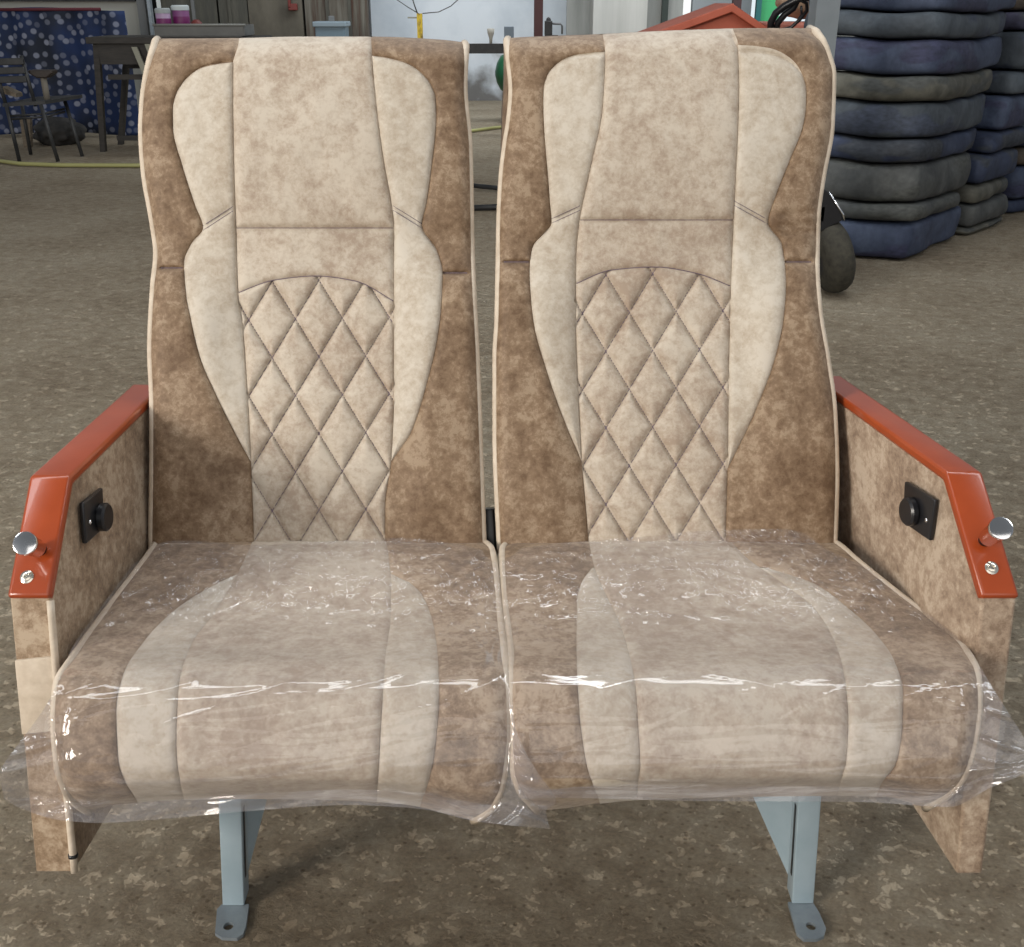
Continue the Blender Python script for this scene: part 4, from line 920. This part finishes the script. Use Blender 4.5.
def cushion(Np, Rp, Lp, z0, z1, col, lab, grp, seed):
    """a soft bench cushion: footprint N (near corner), R, L"""
    Bp = Rp+Lp-Np; n = 22; nz = 6; bm = BM()
    bmesh.ops.create_cube(bm, size=2); bmesh.ops.subdivide_edges(bm, edges=bm.edges[:], cuts=13, use_grid_fill=True)
    hz = (z1-z0)/2; zc = (z0+z1)/2
    for v in bm.verts:
        x, y, z = v.co
        # rounded box
        def rnd(a, b, r):
            return a
        s = .5+.5*x; t = .5+.5*y
        q = Vector((x, y, z)); L4 = (abs(x)**16+abs(y)**16+abs(z)**16)**(1/16)
        q = q/L4; s = .5+.5*q.x; t = .5+.5*q.y
        p = Np*(1-s)*(1-t)+Rp*s*(1-t)+Lp*(1-s)*t+Bp*s*t
        e = max(abs(q.x), abs(q.y))
        zz_ = q.z*hz*(1.0-.04*(e**8))+zc
        nn = noise.noise(Vector((p.x*3+seed*5, p.y*3, seed*1.7)))*.012+noise.noise(Vector((p.x*8+seed*5, p.y*8, zz_*8)))*.007
        cen = (Np+Bp)/2; d = (Vector((p.x, p.y, 0))-Vector((cen.x, cen.y, 0))); d = d.normalized() if d.length > 0 else d
        bul = .018*(1-q.z*q.z)
        wv_ = .034*noise.noise(Vector((p.x*1.5, p.y*1.5, 4)))*min(1, zz_/.25)+.012*noise.noise(Vector((p.x*4, p.y*4, 14)))*min(1, zz_/.25)
        v.co = Vector((p.x, p.y, 0))+d*(nn*2.6+bul)+Vector((0, 0, zz_+nn*.2+wv_))
    o = link('old_cushion', bm, cmats[col]); tag(o, lab, 'cushion', grp); return o
def stack(Np, Rp, Lp, ys, cols, where, grp, seed0, jit, xr=None, st=None):
    n = len(cols); ordn = ['bottom', 'second from the bottom', 'third from the bottom', 'fourth from the bottom', 'fifth from the bottom', 'sixth from the bottom', 'seventh from the bottom', 'eighth from the bottom', 'ninth from the bottom', 'tenth from the bottom']
    for i in range(n):
        z0 = max(.004, zat(ys[i], Np.y)); z1 = zat(ys[i+1], Np.y)
        rp = Rp.copy(); j = Vector((random.uniform(-1,1)*jit, random.uniform(-1,1)*jit, 0))
        if xr: rp = Np+(Rp-Np)*xr[i]
        pos = 'topmost' if i == n-1 else ordn[i]
        sh = (Rp-Np)*(st[i] if st else 0)+Vector((.02*(st[i] if st else 0), 0, 0))
        cushion(Np+j+sh, rp+j+sh, Lp+j+sh, z0+.002, z1-.002, cols[i], f'{words[cols[i]]} old cushion, {pos} of the {where}', grp, seed0+i)
V = lambda x, y: Vector((x, y, 0))
g1, g2, g3 = G(905,262), G(957,237), G(847,257)
Nn = V(g1.x, g1.y); R1 = V(g2.x, g2.y); L1 = Nn+(V(g3.x, g3.y)-Nn).normalized()*.62
stack(Nn, R1, L1, [262,224,206,166,141,104,77,40,12,-16], ['blue','grey','grey','navy','slate','olive','blue','slate','blue'], 'nearest cushion stack', 'nearest stack of old cushions', 3, .012, [1,.9,1.04,1.12,1.2,1.22,1.34,1.36,1.42])
n2, r2 = G(960,243), G(994,228)
N2 = V(n2.x+.10, n2.y+.16); R2 = N2+(V(r2.x, r2.y)-V(n2.x, n2.y))*1.0; L2 = N2+(L1-Nn)*.6+V(-.1,.35)
stack(N2, R2, L2, [240,229,205,187,158,137,100,75,33,12,-10], ['olive','grey','olive','navy','navy','blue','slate','slate','violet','brown'], 'middle cushion stack', 'middle stack of old cushions', 30, .012, [1,1.05,1.05,1.1,1.1,1.6,1.6,1.6,1.6,1.6], [0,0,0,.1,.25,.5,.6,.75,.8,.8])
n3 = G(999,223); N3 = V(n3.x+.17, n3.y+.24); R3 = N3+V(.62,.45); L3 = N3+V(-.35,.4)
stack(N3, R3, L3, [223,201,167,148,134], ['navy','blue','brown','navy'], 'far right cushion stack', 'far right stack of old cushions', 60, .01)

# ================================================================ LIGHT
w = bpy.data.worlds.new('w'); bpy.context.scene.world = w; w.use_nodes = True
nt = w.node_tree; bg = nt.nodes['Background']; tc = nt.nodes.new('ShaderNodeTexCoord'); sp_ = nt.nodes.new('ShaderNodeSeparateXYZ'); nt.links.new(tc.outputs['Generated'], sp_.inputs[0])
cr = nt.nodes.new('ShaderNodeValToRGB'); nt.links.new(sp_.outputs[2], cr.inputs[0]); e = cr.color_ramp.elements
e[0].position = 0.0; e[0].color = (.62,.66,.72,1); e[1].position = .75; e[1].color = (.20,.21,.22,1); nt.links.new(cr.outputs[0], bg.inputs[0]); bg.inputs[1].default_value = .66
def area(name, loc, tgt, sx, sy, e, col=(1,1,1)):
    l = bpy.data.lights.new(name, 'AREA'); l.shape = 'RECTANGLE'; l.size = sx; l.size_y = sy; l.energy = e; l.color = col
    o = bpy.data.objects.new(name, l); C.objects.link(o); o.location = loc
    o.rotation_euler = (Vector(tgt)-Vector(loc)).to_track_quat('-Z', 'Y').to_euler(); return o
area('left_doorway', (-4.6, -2.4, 2.35), (0, 1.3, .6), 1.7, 2.0, 290, (1,.93,.84))
area('front_fill', (1.2, -5.0, 4.0), (0, 1.3, .6), 8.0, 4.4, 130, (1,.95,.89))  # added fill lamp high behind the camera, no opening modelled there
area('added_overhead_strip', (-1.4, 2.2, 4.8), (-.6, 3.2, .0), .6, 7, 120, (.93,.97,1))  # added overhead strip lamp, gives streaks on the film and orange lacquer
area('added_overhead_strip', (1.8, 2.6, 4.8), (1.0, 3.6, .0), .6, 7, 120, (.93,.97,1))  # second added strip for the same streaks
area('added_overhead_strip', (1.5, 10.5, 4.2), (1.2, 14.5, .8), 7, 1.2, 300, (.9,.96,1))  # added strip lamp that brightens the rear wall

cam = bpy.data.cameras.new('camera'); co = bpy.data.objects.new('camera', cam); C.objects.link(co)
co.location = CAM; co.rotation_euler = (math.pi/2-TH, 0, 0); cam.sensor_fit = 'HORIZONTAL'; cam.sensor_width = 36; cam.lens = 36*F/1024; cam.clip_start = .02
sc = bpy.context.scene; sc.camera = co
sc.view_settings.view_transform = 'Standard'; sc.view_settings.look = 'None'; sc.view_settings.gamma = 1; sc.view_settings.exposure = 0.0; sc.view_settings.use_curve_mapping = False
